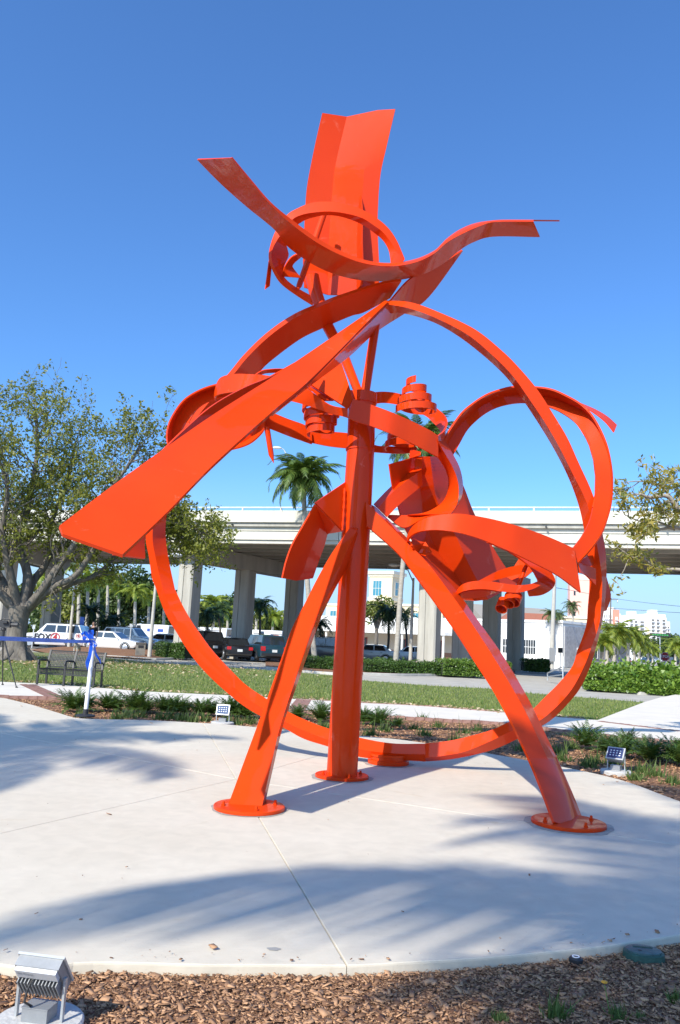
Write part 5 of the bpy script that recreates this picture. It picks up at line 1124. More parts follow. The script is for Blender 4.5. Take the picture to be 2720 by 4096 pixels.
def post_sign(x, Y, y0, y1, w, m, label, name='street_sign'):
    p = gx(x, Y); z0, z1 = W(x, y1, Y).z, W(x, y0, Y).z; t = empty(name, p, 0, label, 'sign'); b = MB(); b.beam(p, (p.x, p.y, z1), .06, .06); place(b.build('post', GAL), t); b = MB(); b.box((p.x, p.y - .05, (z0 + z1) / 2), (w, .015, z1 - z0)); place(b.build('sign_panel', m), t); return t
post_sign(318, 62, 2467, 2499, .32, mat('sign_blue', (.03, .10, .42), .5), 'small blue parking sign left of the person')
post_sign(127, 58, 2500, 2515, .2, GAL, 'thin grey post sign in front of the marked vehicle')
post_sign(515, 60, 2495, 2508, .2, GAL, 'thin sign post beside the white sedan')
post_sign(1100, 88, 2537, 2560, .6, mat('sign_pale_red', (.65, .30, .26), .6), 'pale red notice sign behind the blue minivan')
post_sign(2240, 62, 2591, 2611, .36, mat('sign_dark', (.05, .05, .05), .6), 'small dark sign on a post by the utility pole')
p = gx(2225, 43); t = empty('pipe_rail', p, 0, 'low grey pipe rail at the drive edge right of the pillars', 'railing')
b = MB(); a, c_ = gx(2252, 41.5), gx(2190, 45); b.tube([a, a + Vector((0, 0, .85)), c_ + Vector((0, 0, .4)), c_], .035, 8); place(b.build('pipe', GAL, None, 50), t)
b = MB(); b.tube([a + Vector((0, 0, .45)), c_ + Vector((0, 0, .2))], .028, 8); place(b.build('mid_pipe', GAL, None, 50), t)
# ------------------------------------------------------------------ vehicles
TYRE = mat('tyre_rubber', (.02, .02, .021), .8); RIM = mat('alloy_rim', (.55, .56, .58), .3, .8); CARGLASS = mat('car_glass', (.018, .022, .026), .05, spec=.9, coat=.5); BLACKP = mat('black_plastic', (.025, .025, .027), .5)
TAIL = mat('tail_lamp_red', (.5, .015, .02), .15, coat=.5); HEAD = mat('head_lamp_glass', (.75, .77, .78), .1, coat=.5); PLATE = mat('licence_plate', (.72, .74, .72), .5)
def paint(n, c): return mat('car_paint_' + n, c, .35, .15, 1.0, spec=.5)
SHAPES = {   # roof line: lists of (x fraction, belt z, roof z) ; hood and tail heights
    'suv':   dict(L=4.8, Wd=1.88, H=1.82, hood=1.05, belt=1.12, tail=1.12, ws=(.27, .40), rw=(.965, .90), gc=.24, wr=.38, ax=(.185, .80), panes=((.41, .55), (.57, .71), (.73, .90))),
    'sedan': dict(L=4.75, Wd=1.82, H=1.46, hood=.86, belt=.93, tail=.98, ws=(.27, .43), rw=(.88, .74), gc=.18, wr=.33, ax=(.19, .79), panes=((.41, .57), (.59, .74))),
    'van':   dict(L=5.0, Wd=1.98, H=1.76, hood=1.0, belt=1.05, tail=1.05, ws=(.17, .34), rw=(.97, .92), gc=.20, wr=.34, ax=(.18, .79), panes=((.36, .52), (.54, .72), (.74, .91))),
    'hatch': dict(L=4.2, Wd=1.76, H=1.5, hood=.9, belt=.95, tail=1.0, ws=(.24, .41), rw=(.95, .82), gc=.18, wr=.32, ax=(.18, .80), panes=((.40, .57), (.59, .78))),
    'mail':  dict(L=4.6, Wd=1.95, H=2.45, hood=1.2, belt=1.35, tail=1.35, ws=(.15, .24), rw=(.995, .985), gc=.30, wr=.34, ax=(.17, .78), panes=((.25, .36),)),
}
def car(kind, col, loc, heading, label, group=None, name='parked_car', cat='car'):
    """x forward, y left; nose at +L/2"""
    S = SHAPES[kind]; L, Wd, H = S['L'], S['Wd'], S['H']; hw = Wd / 2
    t = empty(name, loc, heading, label, cat, group)
    X = lambda f: L / 2 - f * L
    # lower body lofted from stations
    st = [(0.0, .55, .66, .84), (.015, .42, .76, .92), (.05, .32, S['hood'] - .10, .97), (.14, .26, S['hood'] - .02, 1.0), (S['ws'][0], .24, S['belt'] - .02, 1.0), (.45, .24, S['belt'], 1.0), (.7, .24, S['belt'] + .02, 1.0), (.88, .26, S['tail'] + .01, .995), (.97, .30, S['tail'] - .03, .97), (.99, .36, S['tail'] - .10, .95), (1.0, .46, S['tail'] - .22, .92)]
    V, Fs = [], []
    for f, zb, zt, wf in st:
        w = hw * wf; zm = zb + (zt - zb) * .55
        pr = [(-w * .93, zb), (-w, zb + .12), (-w, zm), (-w * .965, zt - .05), (-w * .88, zt), (w * .88, zt), (w * .965, zt - .05), (w, zm), (w, zb + .12), (w * .93, zb)]
        V += [(X(f), y, z) for y, z in pr]
    n = 10
    for i in range(len(st) - 1):
        for k in range(n): Fs.append((i * n + k, i * n + (k + 1) % n, (i + 1) * n + (k + 1) % n, (i + 1) * n + k))
    Fs += [tuple(range(n)), tuple((len(st) - 1) * n + k for k in range(n - 1, -1, -1))]
    mesh_obj('body', V, [f[::-1] for f in Fs], col, t, 38)
    # greenhouse
    b0, b1, r0, r1 = S['ws'][0], S['rw'][0], S['ws'][1], S['rw'][1]; zb = S['belt'] - .03; wb, wr_ = hw * .93, hw * .76
    zr = H; bow = .05
    gv = [(X(b0), -wb * .95, zb), (X(b0), wb * .95, zb), (X(b1), wb * .95, zb), (X(b1), -wb * .95, zb), (X(r0), -wr_, zr - .05), (X(r0), wr_, zr - .05), (X(r1), wr_, zr - .06), (X(r1), -wr_, zr - .06)]
    rm = (r0 + r1) / 2
    gv += [(X(rm), -wr_, zr - .03), (X(rm), wr_, zr - .03), (X(r0 + .02), 0, zr - .015), (X(rm), 0, zr), (X(r1 - .02), 0, zr - .025)]
    gf = [(0, 1, 5, 10, 4), (2, 3, 7, 12, 6), (1, 2, 6, 9, 5), (3, 0, 4, 8, 7), (4, 10, 11, 8), (10, 5, 9, 11), (8, 11, 12, 7), (11, 9, 6, 12), (0, 3, 2, 1)]
    mesh_obj('cabin', gv, gf, col, t, 28)
    def quad(name, pts, m, off=.006):
        p = [Vector(q) for q in pts]; nn = (p[1] - p[0]).cross(p[2] - p[0]).normalized(); c = sum(p, Vector()) / 4
        if nn.dot(c - Vector((0, 0, .9))) < 0: nn = -nn
        q = [a + nn * off for a in p] + [a - nn * .01 for a in p]
        return mesh_obj(name, q, [(0, 1, 2, 3), (7, 6, 5, 4)] + [(i, 4 + i, 4 + (i + 1) % 4, (i + 1) % 4) for i in range(4)], m, t)
    def gp(f, s, v):      # point on cabin side: f length fraction, s side, v 0 belt..1 roof
        y = s * (wb * .95 + (wr_ - wb * .95) * v); return (X(f), y, zb + .03 + (zr - .09 - zb) * v)
    def lim(f, v):        # keep panes between the slanted pillars
        a = b0 + (r0 - b0) * v + .018; e = b1 + (r1 - b1) * v - .018; return min(max(f, a), e)
    for s in (-1, 1):
        for a, e in S['panes']:
            quad('side_window', [gp(lim(a - .06 if (a, e) == S['panes'][0] else a, .08), s, .08), gp(lim(e + .05 if (a, e) == S['panes'][-1] else e, .08), s, .08), gp(lim(e, .88), s, .88), gp(lim(a, .88), s, .88)], CARGLASS)
    def mix(i, j, v): return Vector(gv[i]).lerp(Vector(gv[j]), v)
    def ins(a, b_, v): p, q = Vector(a), Vector(b_); return p.lerp(q, v)
    for nm, (i, j, k, l) in (('windscreen', (0, 1, 5, 4)), ('rear_window', (2, 3, 7, 6))):
        lo0, lo1 = mix(i, l, .12), mix(j, k, .12); hi0, hi1 = mix(i, l, .90), mix(j, k, .90)
        quad(nm, [ins(lo0, lo1, .07), ins(lo0, lo1, .93), ins(hi0, hi1, .93), ins(hi0, hi1, .07)], CARGLASS, .012)
    # wheels, arches
    for f in S['ax']:
        for s in (-1, 1):
            r = S['wr']; wx = X(f)
            b = MB(); b.lathe([(r * .7, -.11), (r * .97, -.11), (r, -.07), (r, .07), (r * .97, .11), (r * .7, .11)], (0, 0, 0), 20); o = b.build('wheel', TYRE, t, 40); o.rotation_euler = (math.pi / 2, 0, 0); o.location = (wx, s * (hw - .10), r)
            b = MB(); b.lathe([(r * .66, -.02), (r * .70, .0), (r * .66, .01)], (0, 0, 0), 20)
            for k in range(5):
                a = k * 2 * math.pi / 5; b.beam((0, 0, .012), (math.cos(a) * r * .66, math.sin(a) * r * .66, .012), .07, .02)
            q = b.build('rim', RIM, o, 40); q.location = (0, 0, -s * .108)
            b = MB(); m_ = 14; V2 = []
            for k in range(m_ + 1):
                a = math.pi * k / m_; V2 += [(wx + math.cos(a) * r * 1.05, s * (hw + .004), r + math.sin(a) * r * 1.05), (wx + math.cos(a) * r * 1.22, s * (hw + .004), r + math.sin(a) * r * 1.2)]
            mesh_obj('wheel_arch', V2, [(2 * k, 2 * k + 1, 2 * k + 3, 2 * k + 2) for k in range(m_)], BLACKP, t)
    for s in (-1, 1):
        b = MB(); b.ell((L / 2 - .12, s * hw * .72, S['hood'] - .18), (.16, hw * .20, .075), 10, 6); b.build('headlight', HEAD, t, 60)
        b = MB(); b.box((-L / 2 + .06, s * hw * .80, S['tail'] - .22), (.14, hw * .30, .20 if kind != 'van' else .30)); b.build('tail_light', TAIL, t)
        b = MB(); b.ell((X(S['ws'][0] + .05), s * (hw + .08), S['belt'] + .04), (.07, .10, .065), 8, 6); b.build('mirror', col, t, 60)
        for a, e in S['panes'][:2]: b = MB(); b.box((X(e) + .12, s * (hw * .985), S['belt'] - .12), (.16, .03, .03)); b.build('door_handle', BLACKP, t)
    b = MB(); b.box((-L / 2 - .01, 0, S['tail'] - .36), (.03, .34, .17)); b.build('licence_plate', PLATE, t)
    b = MB(); b.box((-L / 2 + .02, 0, .46), (.12, Wd * .9, .16)); b.build('rear_bumper', BLACKP if kind in ('suv', 'van') else col, t)
    b = MB(); b.box((L / 2 - .03, 0, .50), (.1, Wd * .8, .14)); b.build('front_bumper', BLACKP, t)
    b = MB(); b.box((L / 2 - .02, 0, .68), (.06, Wd * .42, .13)); b.build('grille', BLACKP, t)
    b = MB(); b.box((0, 0, .27), (L * .86, Wd * .8, .16)); b.build('underbody', BLACKP, t)
    if kind in ('suv', 'van'):
        for s in (-1, 1): b = MB(); b.beam((X(r0 + .05), s * wr_ * .85, H + .03), (X(r1 - .06), s * wr_ * .85, H + .03), .04, .05); b.build('roof_rail', BLACKP, t)
    return t
def rot(a): return math.radians(a)
WHITE, SILV, BLK, NAVY, GREY = paint('white', (.80, .80, .79)), paint('silver', (.55, .56, .57)), paint('black', (.012, .012, .014)), paint('teal_blue', (.015, .05, .075)), paint('grey', (.10, .11, .12))
# station vehicle, side on, nose to the left
fx = car('suv', WHITE, gx(213, 61.0), rot(180 + 4), 'white news station vehicle with large lettering on its doors', name='news_vehicle')
RED_, BLKT = mat('logo_red', (.42, .03, .035), .5), mat('logo_black', (.015, .015, .02), .5)
def on_side(o, x, z, off=.012): o.parent = fx; o.rotation_euler = (math.pi / 2, 0, math.pi); o.location = (x, SHAPES['suv']['Wd'] / 2 + off, z); return o
o = on_side(text_obj('FOX', .60, BLKT, bold=.022), .62, .78)
b = MB(); b.lathe([(.34, -.004), (.34, .004), (.27, .004), (.27, -.004), (.34, -.004)], (0, 0, 0), 28, False); on_side(b.build('logo_ring', RED_), -.30, .80)
on_side(text_obj('4', .60, RED_, bold=.02), -.30, .80, .014)
on_side(text_obj('4', .26, RED_, bold=.006), -1.95, .98, .014); b = MB(); b.lathe([(.16, -.004), (.16, .004), (.13, .004), (.13, -.004), (.16, -.004)], (0, 0, 0), 20, False); on_side(b.build('logo_ring', RED_), -1.95, .98)
car('sedan', WHITE, gx(446, 60.8), rot(-12), 'white sedan partly hidden by the blue bow')
car('suv', WHITE, gx(520, 66), rot(-14), 'white crossover parked behind the white sedan')
car('sedan', SILV, gx(640, 70), rot(186), 'silver car between the white crossover and the hoop')
car('suv', WHITE, gx(255, 76), rot(180), 'white vehicle whose roof shows above the lettered one')
car('suv', BLK, gx(790, 57), rot(128), 'black vehicle partly hidden by the hoop, leftmost of the dark row')
car('sedan', BLK, gx(930, 56.2), rot(108), 'black sedan seen from behind, middle of the dark row')
car('van', NAVY, gx(1052, 56.5), rot(112), 'dark blue minivan seen from behind beside the slanted leg')
car('suv', GREY, gx(1290, 64), rot(172), 'dark grey vehicle between the slanted leg and column')
car('sedan', SILV, gx(1480, 68), rot(170), 'silver car just right of the column behind the hedge')
car('sedan', WHITE, gx(1640, 72), rot(175), 'white car behind the spiky plants and lit pillar')
car('hatch', paint('blue', (.03, .22, .60)), gx(2398, 105), rot(200), 'bright blue car just right of the hoop down the street', name='street_car')
car('suv', GREY, gx(2446, 110), rot(190), 'dark vehicle right of the bright blue car down the street', name='street_car')
car('sedan', NAVY, gx(2592, 178), rot(-88), 'dark blue car facing us on the street left of the stop sign', name='street_car')
car('sedan', SILV, gx(2640, 225), rot(-88), 'silver car far down the street next to the stop sign', name='street_car')
car('suv', GREY, gx(2620, 250), rot(92), 'dark vehicle farthest down the street before the white van', name='street_car')
car('mail', WHITE, gx(2624, 300), rot(92), 'white van far down the street below the towers', name='street_van', cat='van')
car('sedan', WHITE, gx(2684, 215), rot(-92), 'white car right of the stop sign down the street', name='street_car')
car('suv', BLK, gx(2702, 190), rot(-92), 'black vehicle at the right edge down the street', name='street_car')
car('sedan', WHITE, gx(2488, 140), rot(195), 'white car behind the street palm trunks', name='street_car')
EAG = mat('mail_blue', (.03, .08, .35), .5)
for i, (x, lab) in enumerate([(640, 'white mail van left of the first overpass pillar'), (690, 'white mail van touching the first overpass pillar'), (812, 'white mail van just right of the first pillar'), (868, 'white mail van in the gap before the second pillar'), (905, 'white mail van beside the second overpass pillar'), (1030, 'white mail van right of the second overpass pillar'), (1085, 'white mail van by the pale red notice sign'), (590, 'white mail van behind the white crossover')]):
    v = car('mail', WHITE, gx(x, 96 + (i % 3)), rot(140 + 15 * (i % 3)), lab, 'mail vans parked beyond the overpass', 'mail_van', 'van')
    for s in (-1, 1): b = MB(); b.box((-.9, s * (SHAPES['mail']['Wd'] / 2 * .86), 1.75), (1.0, .02, .35)); b.build('logo_panel', EAG, v)
# ------------------------------------------------------------------ small things near the slab
# bench of steel mesh
a, c_ = G(147, 2738), G(372, 2752); mid = (a + c_) / 2; ang_ = math.atan2(c_.y - a.y, c_.x - a.x); BL = (c_ - a).length
IRON = mat('bench_black_steel', (.045, .045, .045), .5, .3); bench = empty('mesh_bench', mid, ang_, 'dark steel mesh bench facing the slab beside the white post', 'bench')
for x in (-BL / 2, -.04, BL / 2):
    b = MB(); b.beam((x, .50, -.0), (x, .46, .45), .05, .05); b.beam((x, .46, .45), (x, .60, .92), .05, .05); b.build('back_leg', IRON, bench)
    b = MB(); b.beam((x, 0, 0), (x, 0, .62), .05, .05); b.build('front_leg', IRON, bench)
    b = MB(); b.tube([(x, -.05, .56), (x, -.03, .64), (x, .1, .655), (x, .45, .64)], .028, 8); b.build('armrest', IRON, bench, 50)
def wires(name, x0, x1, p0, p1, nx, nz):
    b = MB(); p0, p1 = Vector(p0), Vector(p1)
    for i in range(nx + 1):
        x = x0 + (x1 - x0) * i / nx; b.beam((x, p0.x, p0.y), (x, p1.x, p1.y), .016, .016)
    for j in range(nz + 1):
        q = p0.lerp(p1, j / nz); b.beam((x0, q.x, q.y + .001), (x1, q.x, q.y + .001), .016 if 0 < j < nz else .035, .016 if 0 < j < nz else .035)
    o = b.build(name, IRON, bench); o['kind'] = 'stuff'
for x0, x1 in ((-BL / 2 + .04, -.08), (0, BL / 2 - .04)): wires('back_mesh', x0, x1, (.47, .48), (.60, .90), 17, 9); wires('seat_mesh', x0, x1, (-.02, .43), (.45, .43), 17, 9); wires('front_mesh', x0, x1, (-.02, .30), (-.02, .43), 17, 3)
# white post with ribbon and bow
pb = G(341, 2866); ptop = W(376, 2556, pb.y); post = empty('white_post', pb, 0, 'white stanchion post on a black round base holding a blue ribbon', 'post'); WPL = mat('white_plastic', (.82, .82, .82), .35)
b = MB(); b.tube([pb + Vector((0, 0, .1)), ptop], .037, 16); place(b.build('tube', WPL, None, 50), post); b = MB(); b.ell(ptop, (.045, .045, .045), 14, 8); place(b.build('cap', WPL, None, 60), post)
b = MB(); b.lathe([(.17, 0), (.17, .02), (.14, .035), (.05, .045), (.045, .13)], (pb.x, pb.y, .002), 28); place(b.build('base', BLACKP, None, 40), post)
SATIN = mat('blue_satin', (.02, .13, .72), .3, 0, .3, var=.2, scale=5)
def strip(name, A, B_, t=.004, parent=None):
    n = 40; A, B_ = resample([tuple(p) for p in A], n), resample([tuple(p) for p in B_], n); V, Fs = [], []
    d = np.cross(A[1] - A[0], B_[0] - A[0]); d = d / np.linalg.norm(d) * t
    V = np.vstack([A, B_, A + d, B_ + d])
    for i in range(n - 1): Fs += [(i, i + 1, n + i + 1, n + i), (3 * n + i, 3 * n + i + 1, 2 * n + i + 1, 2 * n + i), (i, 2 * n + i, 2 * n + i + 1, i + 1), (n + i + 1, 3 * n + i + 1, 3 * n + i, n + i)]
    return mesh_obj(name, V, Fs, SATIN, parent, 50)
py = pb.y - .06
o = strip('blue_ribbon', [W(372, 2560, py), W(300, 2559, py - .6), W(180, 2553, py - 1.9), W(0, 2545, py - 3.6), W(-220, 2540, py - 5.2)], [W(372, 2571, py), W(300, 2572, py - .6), W(180, 2569, py - 1.9), W(0, 2562, py - 3.6), W(-220, 2560, py - 5.2)]); tag(o, 'long blue satin ribbon stretched left from the white post', 'ribbon')
bow = empty('ribbon_bow', ptop, 0, 'shiny blue ribbon bow tied at the top of the white post', 'bow')
def bow_loop(p, name='loop'):
    o = strip(name, [W(x, y, py - .05 - d) for x, y, d in p[0]], [W(x, y, py - .02 - d) for x, y, d in p[1]]); place(o, bow)
bow_loop([[(360, 2560, .0), (330, 2532, .08), (326, 2540, .16), (350, 2566, .08)], [(366, 2548, .0), (340, 2524, .08), (330, 2556, .16), (348, 2560, .08)]])
bow_loop([[(366, 2556, .0), (352, 2526, .05), (362, 2520, .13), (372, 2545, .1)], [(376, 2556, .0), (372, 2520, .05), (376, 2532, .13), (366, 2560, .1)]])
bow_loop([[(372, 2560, .0), (382, 2568, .08), (386, 2580, .1), (376, 2574, .05)], [(374, 2572, .0), (388, 2576, .08), (384, 2588, .1), (372, 2582, .05)]])
bow_loop([[(345, 2562, .02), (330, 2552, .1), (338, 2544, .14), (356, 2556, .06)], [(350, 2572, .02), (336, 2566, .1), (344, 2556, .14), (352, 2548, .06)]])
bow_loop([[(360, 2570, .0), (352, 2620, .05), (342, 2650, .03), (348, 2678, .0)], [(372, 2574, .0), (366, 2622, .05), (358, 2652, .03), (352, 2682, .0)]], 'tail')
bow_loop([[(374, 2580, .0), (380, 2618, -.05), (394, 2640, -.08), (402, 2656, -.1)], [(380, 2576, .0), (386, 2612, -.05), (400, 2636, -.08), (404, 2652, -.1)]], 'tail')
# video camera on tripod at the left edge
Yt_ = 20.8; tf = gx(20, Yt_); tri = empty('camera_tripod', tf, 0, 'black camera tripod standing on the path at the left edge', 'tripod'); hd = W(12, 2540, Yt_)
for (x, dy) in ((66, -.2), (-60, -.15), (10, .5)):
    f_ = gx(x, Yt_ + dy, .0); b = MB(); b.tube([hd, hd.lerp(f_, .5), f_], [.022, .018, .012], 8); b.ell(f_ + Vector((0, 0, .015)), (.035, .035, .02), 8, 5); b.ell(hd.lerp(f_, .5), (.028, .028, .04), 8, 5); place(b.build('leg', BLACKP, None, 50), tri)
b = MB(); b.tube([hd - Vector((0, 0, .15)), hd + Vector((0, 0, .12))], .04, 10); b.ell(hd + Vector((0, 0, .14)), (.07, .07, .05), 10, 6); place(b.build('fluid_head', BLACKP, None, 50), tri)
b = MB(); b.tube([hd + Vector((0, 0, .14)), hd + Vector((-.35, -.1, .02))], .01, 6); place(b.build('pan_handle', BLACKP), tri)
vc = empty('video_camera', hd + Vector((0, 0, .2)), 0, 'black shoulder video camera on the tripod at the left edge', 'video camera'); q = hd + Vector((0, 0, .27))
b = MB(); b.box(q, (.34, .13, .15)); place(b.build('camera_body', BLACKP), vc); b = MB(); b.tube([q + Vector((.17, 0, 0)), q + Vector((.36, 0, 0))], [.05, .065], 12); place(b.build('lens', BLACKP, None, 50), vc); b = MB(); b.tube([q + Vector((-.12, 0, .08)), q + Vector((-.05, 0, .14)), q + Vector((.1, 0, .14)), q + Vector((.16, 0, .08))], .014, 6); place(b.build('handle', BLACKP), vc)
b = MB(); b.box(q + Vector((.05, -.1, .06)), (.12, .06, .06)); place(b.build('viewfinder', BLACKP), vc)
# floodlights
HOUS = mat('floodlight_housing', (.30, .31, .32), .5, .4, var=.1, scale=20); LEDP = mat('floodlight_glass', (.04, .06, .14), .12, coat=.5); LEDW = mat('led_chip', (.72, .76, .82), .3); PAD = mat('cast_concrete', (.48, .47, .45), .9, var=.1, scale=12, bump=.3)
def floodlight(loc, rz, tilt, label, s=1.0):
    t = empty('floodlight', loc, rz, label, 'floodlight'); t.scale = (s, s, s)
    b = MB(); b.lathe([(.21, 0), (.21, .045), (.20, .055), (.0, .056)], (0, 0, 0), 36, False); b.build('concrete_pad', PAD, t, 40)
    b = MB(); b.box((0, .0, .085), (.13, .10, .06)); jb = b.build('junction_box', HOUS, t); b = MB(); b.box((0, 0, .118), (.135, .105, .006)); b.build('lid', HOUS, jb)
    for sx in (-1, 1): b = MB(); b.beam((sx * .118, .0, .056), (sx * .118, .0, .25), .012, .022, (0, 1, 0)); b.build('bracket_leg', GAL, t)
    h = MB(); R = Matrix.Rotation(tilt, 3, 'X'); c = Vector((0, 0, .26))      # lamp looks along -Y, tilted up
    h.box(c, (.225, .05, .17), R=R); hd_ = h.build('housing', HOUS, t)
    f = MB(); f.box(c + R @ Vector((0, -.030, 0)), (.24, .012, .185), R=R); f.build('bezel', GAL, hd_)
    f = MB(); f.box(c + R @ Vector((0, -.0375, 0)), (.205, .006, .150), R=R); f.build('glass', LEDP, hd_)
    for i in range(4):
        for j in range(3): f = MB(); f.box(c + R @ Vector((-.063 + i * .042, -.042, -.036 + j * .036)), (.020, .004, .014), R=R); f.build('led', LEDW, hd_)
    for i in range(12): f = MB(); f.box(c + R @ Vector((-.099 + i * .018, .045, -.035)), (.005, .045, .10), R=R); f.build('fin', HOUS, hd_)
    f = MB(); f.box(c + R @ Vector((0, .035, .050)), (.21, .022, .055), R=R); lb = f.build('label_plate', mat('label_white', (.60, .61, .62), .5), hd_)
    tx = text_obj('LED Beacon', .017, mat('label_ink', (.25, .27, .3), .6), ext=.0005); tx.parent = lb; tx.matrix_basis = Matrix.Translation(c + R @ Vector((.055, .0475, .060))) @ (R @ Matrix.Rotation(math.pi, 3, 'Z') @ Matrix.Rotation(math.pi / 2, 3, 'X')).to_4x4()
    f = MB(); f.tube([(.03, .03, .12), (.035, .09, .16), (.03, .08, .21), (.03, .045, .24)], .006, 6); f.build('cable', BLACKP, t)
    return t
p = G(890, 2888); floodlight((p.x, p.y, -.05), rot(-6), rot(-18), 'small floodlight in the bark bed left of the slanted leg')
p = G(2465, 3082); floodlight((p.x, p.y, -.05), rot(-38), rot(-38), 'small tilted floodlight in the bark bed at the right', 1.0)
p = G(150, 4125, -.05); floodlight((p.x, p.y, -.05), rot(180 - 10), rot(-40), 'silver floodlight seen from behind in the foreground bark', .84)
# irrigation valve box, small sprinkler
p = G(2575, 3838, -.05); vb = empty('valve_box', p, rot(-8), 'green oval irrigation valve box sunk in the foreground bark', 'valve box'); vb.scale = (.86, .86, .86); GRN = mat('valve_green', (.035, .085, .06), .6, var=.2, scale=20, bump=.2)
def oval(prof, name, m, par):
    b = MB(); b.lathe(prof, (0, 0, 0), 36); b.v = [(x * 1.25, y, z) for x, y, z in b.v]; return b.build(name, m, par, 40)
oval([(.105, -.03), (.098, .045), (.090, .05)], 'body', GRN, vb); lid = oval([(.086, .050), (.086, .058), (.080, .061)], 'lid', mat('valve_lid', (.07, .12, .11), .5, var=.3, scale=25, bump=.3), vb)
b = MB(); b.lathe([(.012, .0612), (.012, .064)], (-.03, -.03, 0), 12); b.build('lock_hole', BLACKP, lid); b = MB(); b.beam((-.06, .03, .0625), (.06, .035, .0625), .012, .004); b.build('lid_rib', GRN, lid)
p = G(2303, 3857, -.05); sp_ = empty('sprinkler_head', p, 0, 'small black round sprinkler cap by the slab edge', 'sprinkler'); b = MB(); b.lathe([(.030, -.02), (.036, .012), (.036, .028), (.028, .036)], (p.x, p.y, p.z), 20); place(b.build('cap', BLACKP, None, 40), sp_)
b = MB(); b.lathe([(.020, .037), (.020, .040), (.014, .040), (.014, .037), (.020, .037)], (p.x, p.y, p.z), 18, False); place(b.build('white_ring', WPL), sp_)
# litter bin
p = gx(559, 50.5); bn = empty('litter_bin', p, .3, 'square pebbled litter bin beside the dark hedge', 'litter bin')
b = MB(); b.box((0, 0, .38), (.55, .55, .76)); b.build('body', mat('bin_stone', (.22, .20, .17), .9, var=.25, scale=30, bump=.5), bn); b = MB(); b.box((0, 0, .81), (.6, .6, .1)); b.build('lid', mat('bin_lid', (.10, .09, .08), .7), bn); b = MB(); b.box((0, -.28, .62), (.32, .02, .16)); b.build('opening', BLACKP, bn)
# stain on the slab, orange mark, chalk dots
b = MB(); V = [(math.cos(a) * .035 * (1 + .15 * math.sin(3 * a)), math.sin(a) * .022 * (1 + .12 * math.sin(5 * a + 1)), 0) for a in np.linspace(0, 6.283, 24, False)]
q = G(1095, 3797); o = mesh_obj('stain', [(x + q.x, y + q.y, .002) for x, y, z in V], [tuple(range(24))], mat('stain_grey', (.30, .29, .27), .9), slab)
# ------------------------------------------------------------------ person and dog
def skin_body(name, verts, edges, rads, m, parent, sub=2):
    me = bpy.data.meshes.new(name); me.from_pydata(verts, edges, []); o = bpy.data.objects.new(name, me); COL.objects.link(o); o.parent = parent
    md = o.modifiers.new('skin', 'SKIN'); sv = me.skin_vertices[0].data
    for i, r in enumerate(rads): sv[i].radius = (r, r) if not hasattr(r, '__len__') else r
    sv[0].use_root = True; md.use_smooth_shade = True; s = o.modifiers.new('sub', 'SUBSURF'); s.levels = s.render_levels = sub
    dg = bpy.context.evaluated_depsgraph_get(); me2 = bpy.data.meshes.new_from_object(o.evaluated_get(dg)); o.modifiers.clear(); o.data = me2; me2.materials.clear(); me2.materials.append(m); me2.polygons.foreach_set('use_smooth', [True] * len(me2.polygons)); return o
SKIN = mat('skin', (.48, .27, .19), .55); HAIR = mat('dark_hair', (.02, .014, .01), .6); TEE = mat('black_shirt', (.014, .014, .016), .8); SHORTS = mat('grey_shorts', (.16, .16, .18), .85); SHOE = mat('shoe', (.08, .07, .07), .7)
pp = gx(364, 46, .17); per = empty('person', pp, 0, 'person in black shirt and sunglasses standing with a dog behind the bench', 'person'); per.scale = (1.04, 1.04, 1.04)
V = [(0, 0, .92), (0, 0, 1.08), (0, .01, 1.25), (0, .02, 1.40), (0, .02, 1.49), (0, 0, 1.60), (-.17, .02, 1.385), (-.225, .02, 1.14), (-.215, -.08, .92), (-.21, -.13, .84), (.17, .02, 1.385), (.23, .03, 1.14), (.24, -.06, .92), (.24, -.10, .84), (-.09, 0, .86), (-.105, -.02, .48), (-.11, .02, .09), (-.115, -.12, .035), (.09, 0, .86), (.115, -.01, .48), (.125, .03, .09), (.13, -.11, .035)]
E_ = [(0, 1), (1, 2), (2, 3), (3, 4), (4, 5), (3, 6), (6, 7), (7, 8), (8, 9), (3, 10), (10, 11), (11, 12), (12, 13), (0, 14), (14, 15), (15, 16), (16, 17), (0, 18), (18, 19), (19, 20), (20, 21)]
Rr = [(.15, .11), (.135, .10), (.15, .105), (.11, .08), (.052, .052), (.06, .07), .06, .045, .033, .036, .06, .045, .033, .036, .085, .056, .038, .035, .085, .056, .038, .035]
body = skin_body('body', V, E_, Rr, SKIN, per)
b = MB(); b.ell((0, -.005, 1.62), (.077, .095, .115), 16, 12); b.ell((0, -.10, 1.605), (.012, .02, .018), 8, 5); [b.ell((s * .078, 0, 1.61), (.012, .022, .032), 8, 5) for s in (-1, 1)]; b.ell((0, -.085, 1.56), (.025, .012, .008), 8, 4); b.build('head', SKIN, per, 60)
b = MB(); b.ell((0, .03, 1.655), (.092, .095, .095), 16, 10); b.ell((0, -.05, 1.705), (.075, .05, .035), 12, 6); [b.ell((s * .075, .03, 1.61), (.022, .05, .07), 8, 6) for s in (-1, 1)]; b.build('hair', HAIR, per, 60)
b = MB(); [b.ell((s * .034, -.088, 1.632), (.028, .014, .02), 8, 5) for s in (-1, 1)]; b.beam((-.02, -.1, 1.635), (.02, -.1, 1.635), .008, .006); b.build('sunglasses', BLACKP, per, 60)
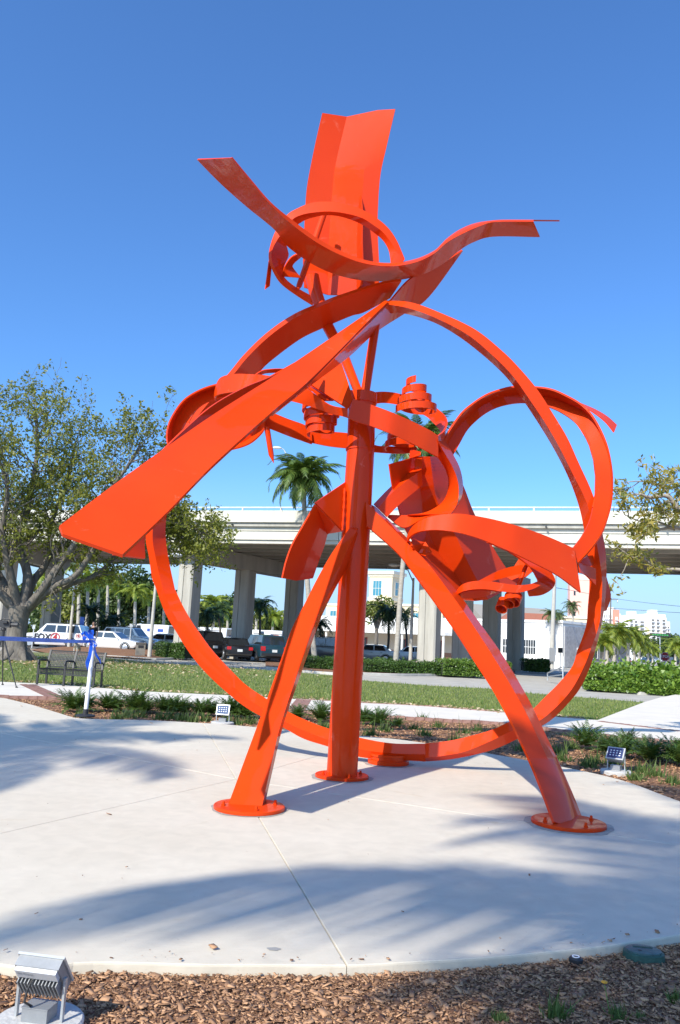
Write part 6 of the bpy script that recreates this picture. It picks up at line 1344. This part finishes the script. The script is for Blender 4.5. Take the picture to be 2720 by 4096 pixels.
skin_body('shirt', [(0, 0, .90), (0, 0, 1.08), (0, .01, 1.25), (0, .02, 1.41), (-.17, .02, 1.39), (-.215, .02, 1.19), (.17, .02, 1.39), (.22, .03, 1.19)], [(0, 1), (1, 2), (2, 3), (3, 4), (4, 5), (3, 6), (6, 7)], [(.175, .135), (.16, .125), (.172, .125), (.13, .095), .078, .066, .078, .066], TEE, per)
skin_body('shorts', [(0, 0, .94), (-.085, 0, .84), (-.105, -.01, .56), (.085, 0, .84), (.11, -.01, .56)], [(0, 1), (1, 2), (0, 3), (3, 4)], [(.165, .125), .11, .088, .11, .088], SHORTS, per)
for s, yy in ((-1, -.06), (1, -.05)):
    b = MB(); b.ell((s * .12, yy, .045), (.05, .13, .045), 12, 6); b.build('shoe', SHOE, per, 60)
for s, wx, wy in ((-1, -.21, -.13), (1, .24, -.10)):
    b = MB(); b.ell((wx, wy - .02, .80), (.022, .035, .045), 10, 6)
    for k, l in enumerate((.055, .065, .06, .045)): yk = wy - .045 + k * .018; b.tube([(wx, yk, .775), (wx + s * .004, yk - .006, .775 - l * .6), (wx - s * .012, yk - .012, .775 - l)], [.009, .008, .006], 6)
    b.tube([(wx, wy - .05, .81), (wx - s * .012, wy - .08, .79), (wx - s * .014, wy - .085, .765)], [.010, .009, .007], 6); b.build('hand', SKIN, per, 60)
dgp = gx(304, 46, .10); dog = empty('dog', dgp, rot(0), 'white dog with brown patches standing beside the person', 'dog'); FUR = mat('dog_fur', (.62, .58, .52), .95, col2=(.30, .19, .12), scale=5, detail=2, bump=.4)
Vd = [(0, .30, .50), (0, .10, .47), (0, -.10, .48), (0, -.24, .58), (0, -.30, .68), (0, -.42, .66), (-.085, -.12, .34), (-.09, -.13, .18), (-.09, -.15, .035), (.085, -.12, .34), (.09, -.13, .18), (.09, -.15, .035), (-.085, .28, .36), (-.09, .36, .19), (-.09, .31, .035), (.085, .28, .36), (.09, .36, .19), (.09, .31, .035), (0, .42, .52), (0, .54, .64)]
Ed = [(1, 0), (1, 2), (2, 3), (3, 4), (4, 5), (2, 6), (6, 7), (7, 8), (2, 9), (9, 10), (10, 11), (0, 12), (12, 13), (13, 14), (0, 15), (15, 16), (16, 17), (0, 18), (18, 19)]
skin_body('body', Vd, Ed, [.12, .11, .145, .095, .085, .045, .06, .035, .034, .06, .035, .034, .075, .038, .034, .075, .038, .034, .03, .016], FUR, dog)
b = MB(); [b.ell((s * .085, -.27, .70), (.022, .03, .065), 8, 6) for s in (-1, 1)]; b.build('ear', mat('dog_ear', (.22, .12, .07), .9), dog, 60)
b = MB(); b.ell((0, -.465, .67), (.02, .018, .016), 8, 5); [b.ell((s * .035, -.37, .71), (.011, .011, .011), 8, 5) for s in (-1, 1)]; b.build('nose_and_eyes', BLACKP, dog, 60)
h_ = Vector((pp.x - .22, pp.y - .18, .97)); b = MB(); b.tube([h_, (h_ + dgp + Vector((0, -.25, .64))) / 2 - Vector((0, 0, .08)), dgp + Vector((0, -.25, .64))], .008, 5); tag(b.build('dog_leash', BLACKP), 'thin dark leash between the person and the dog', 'leash')
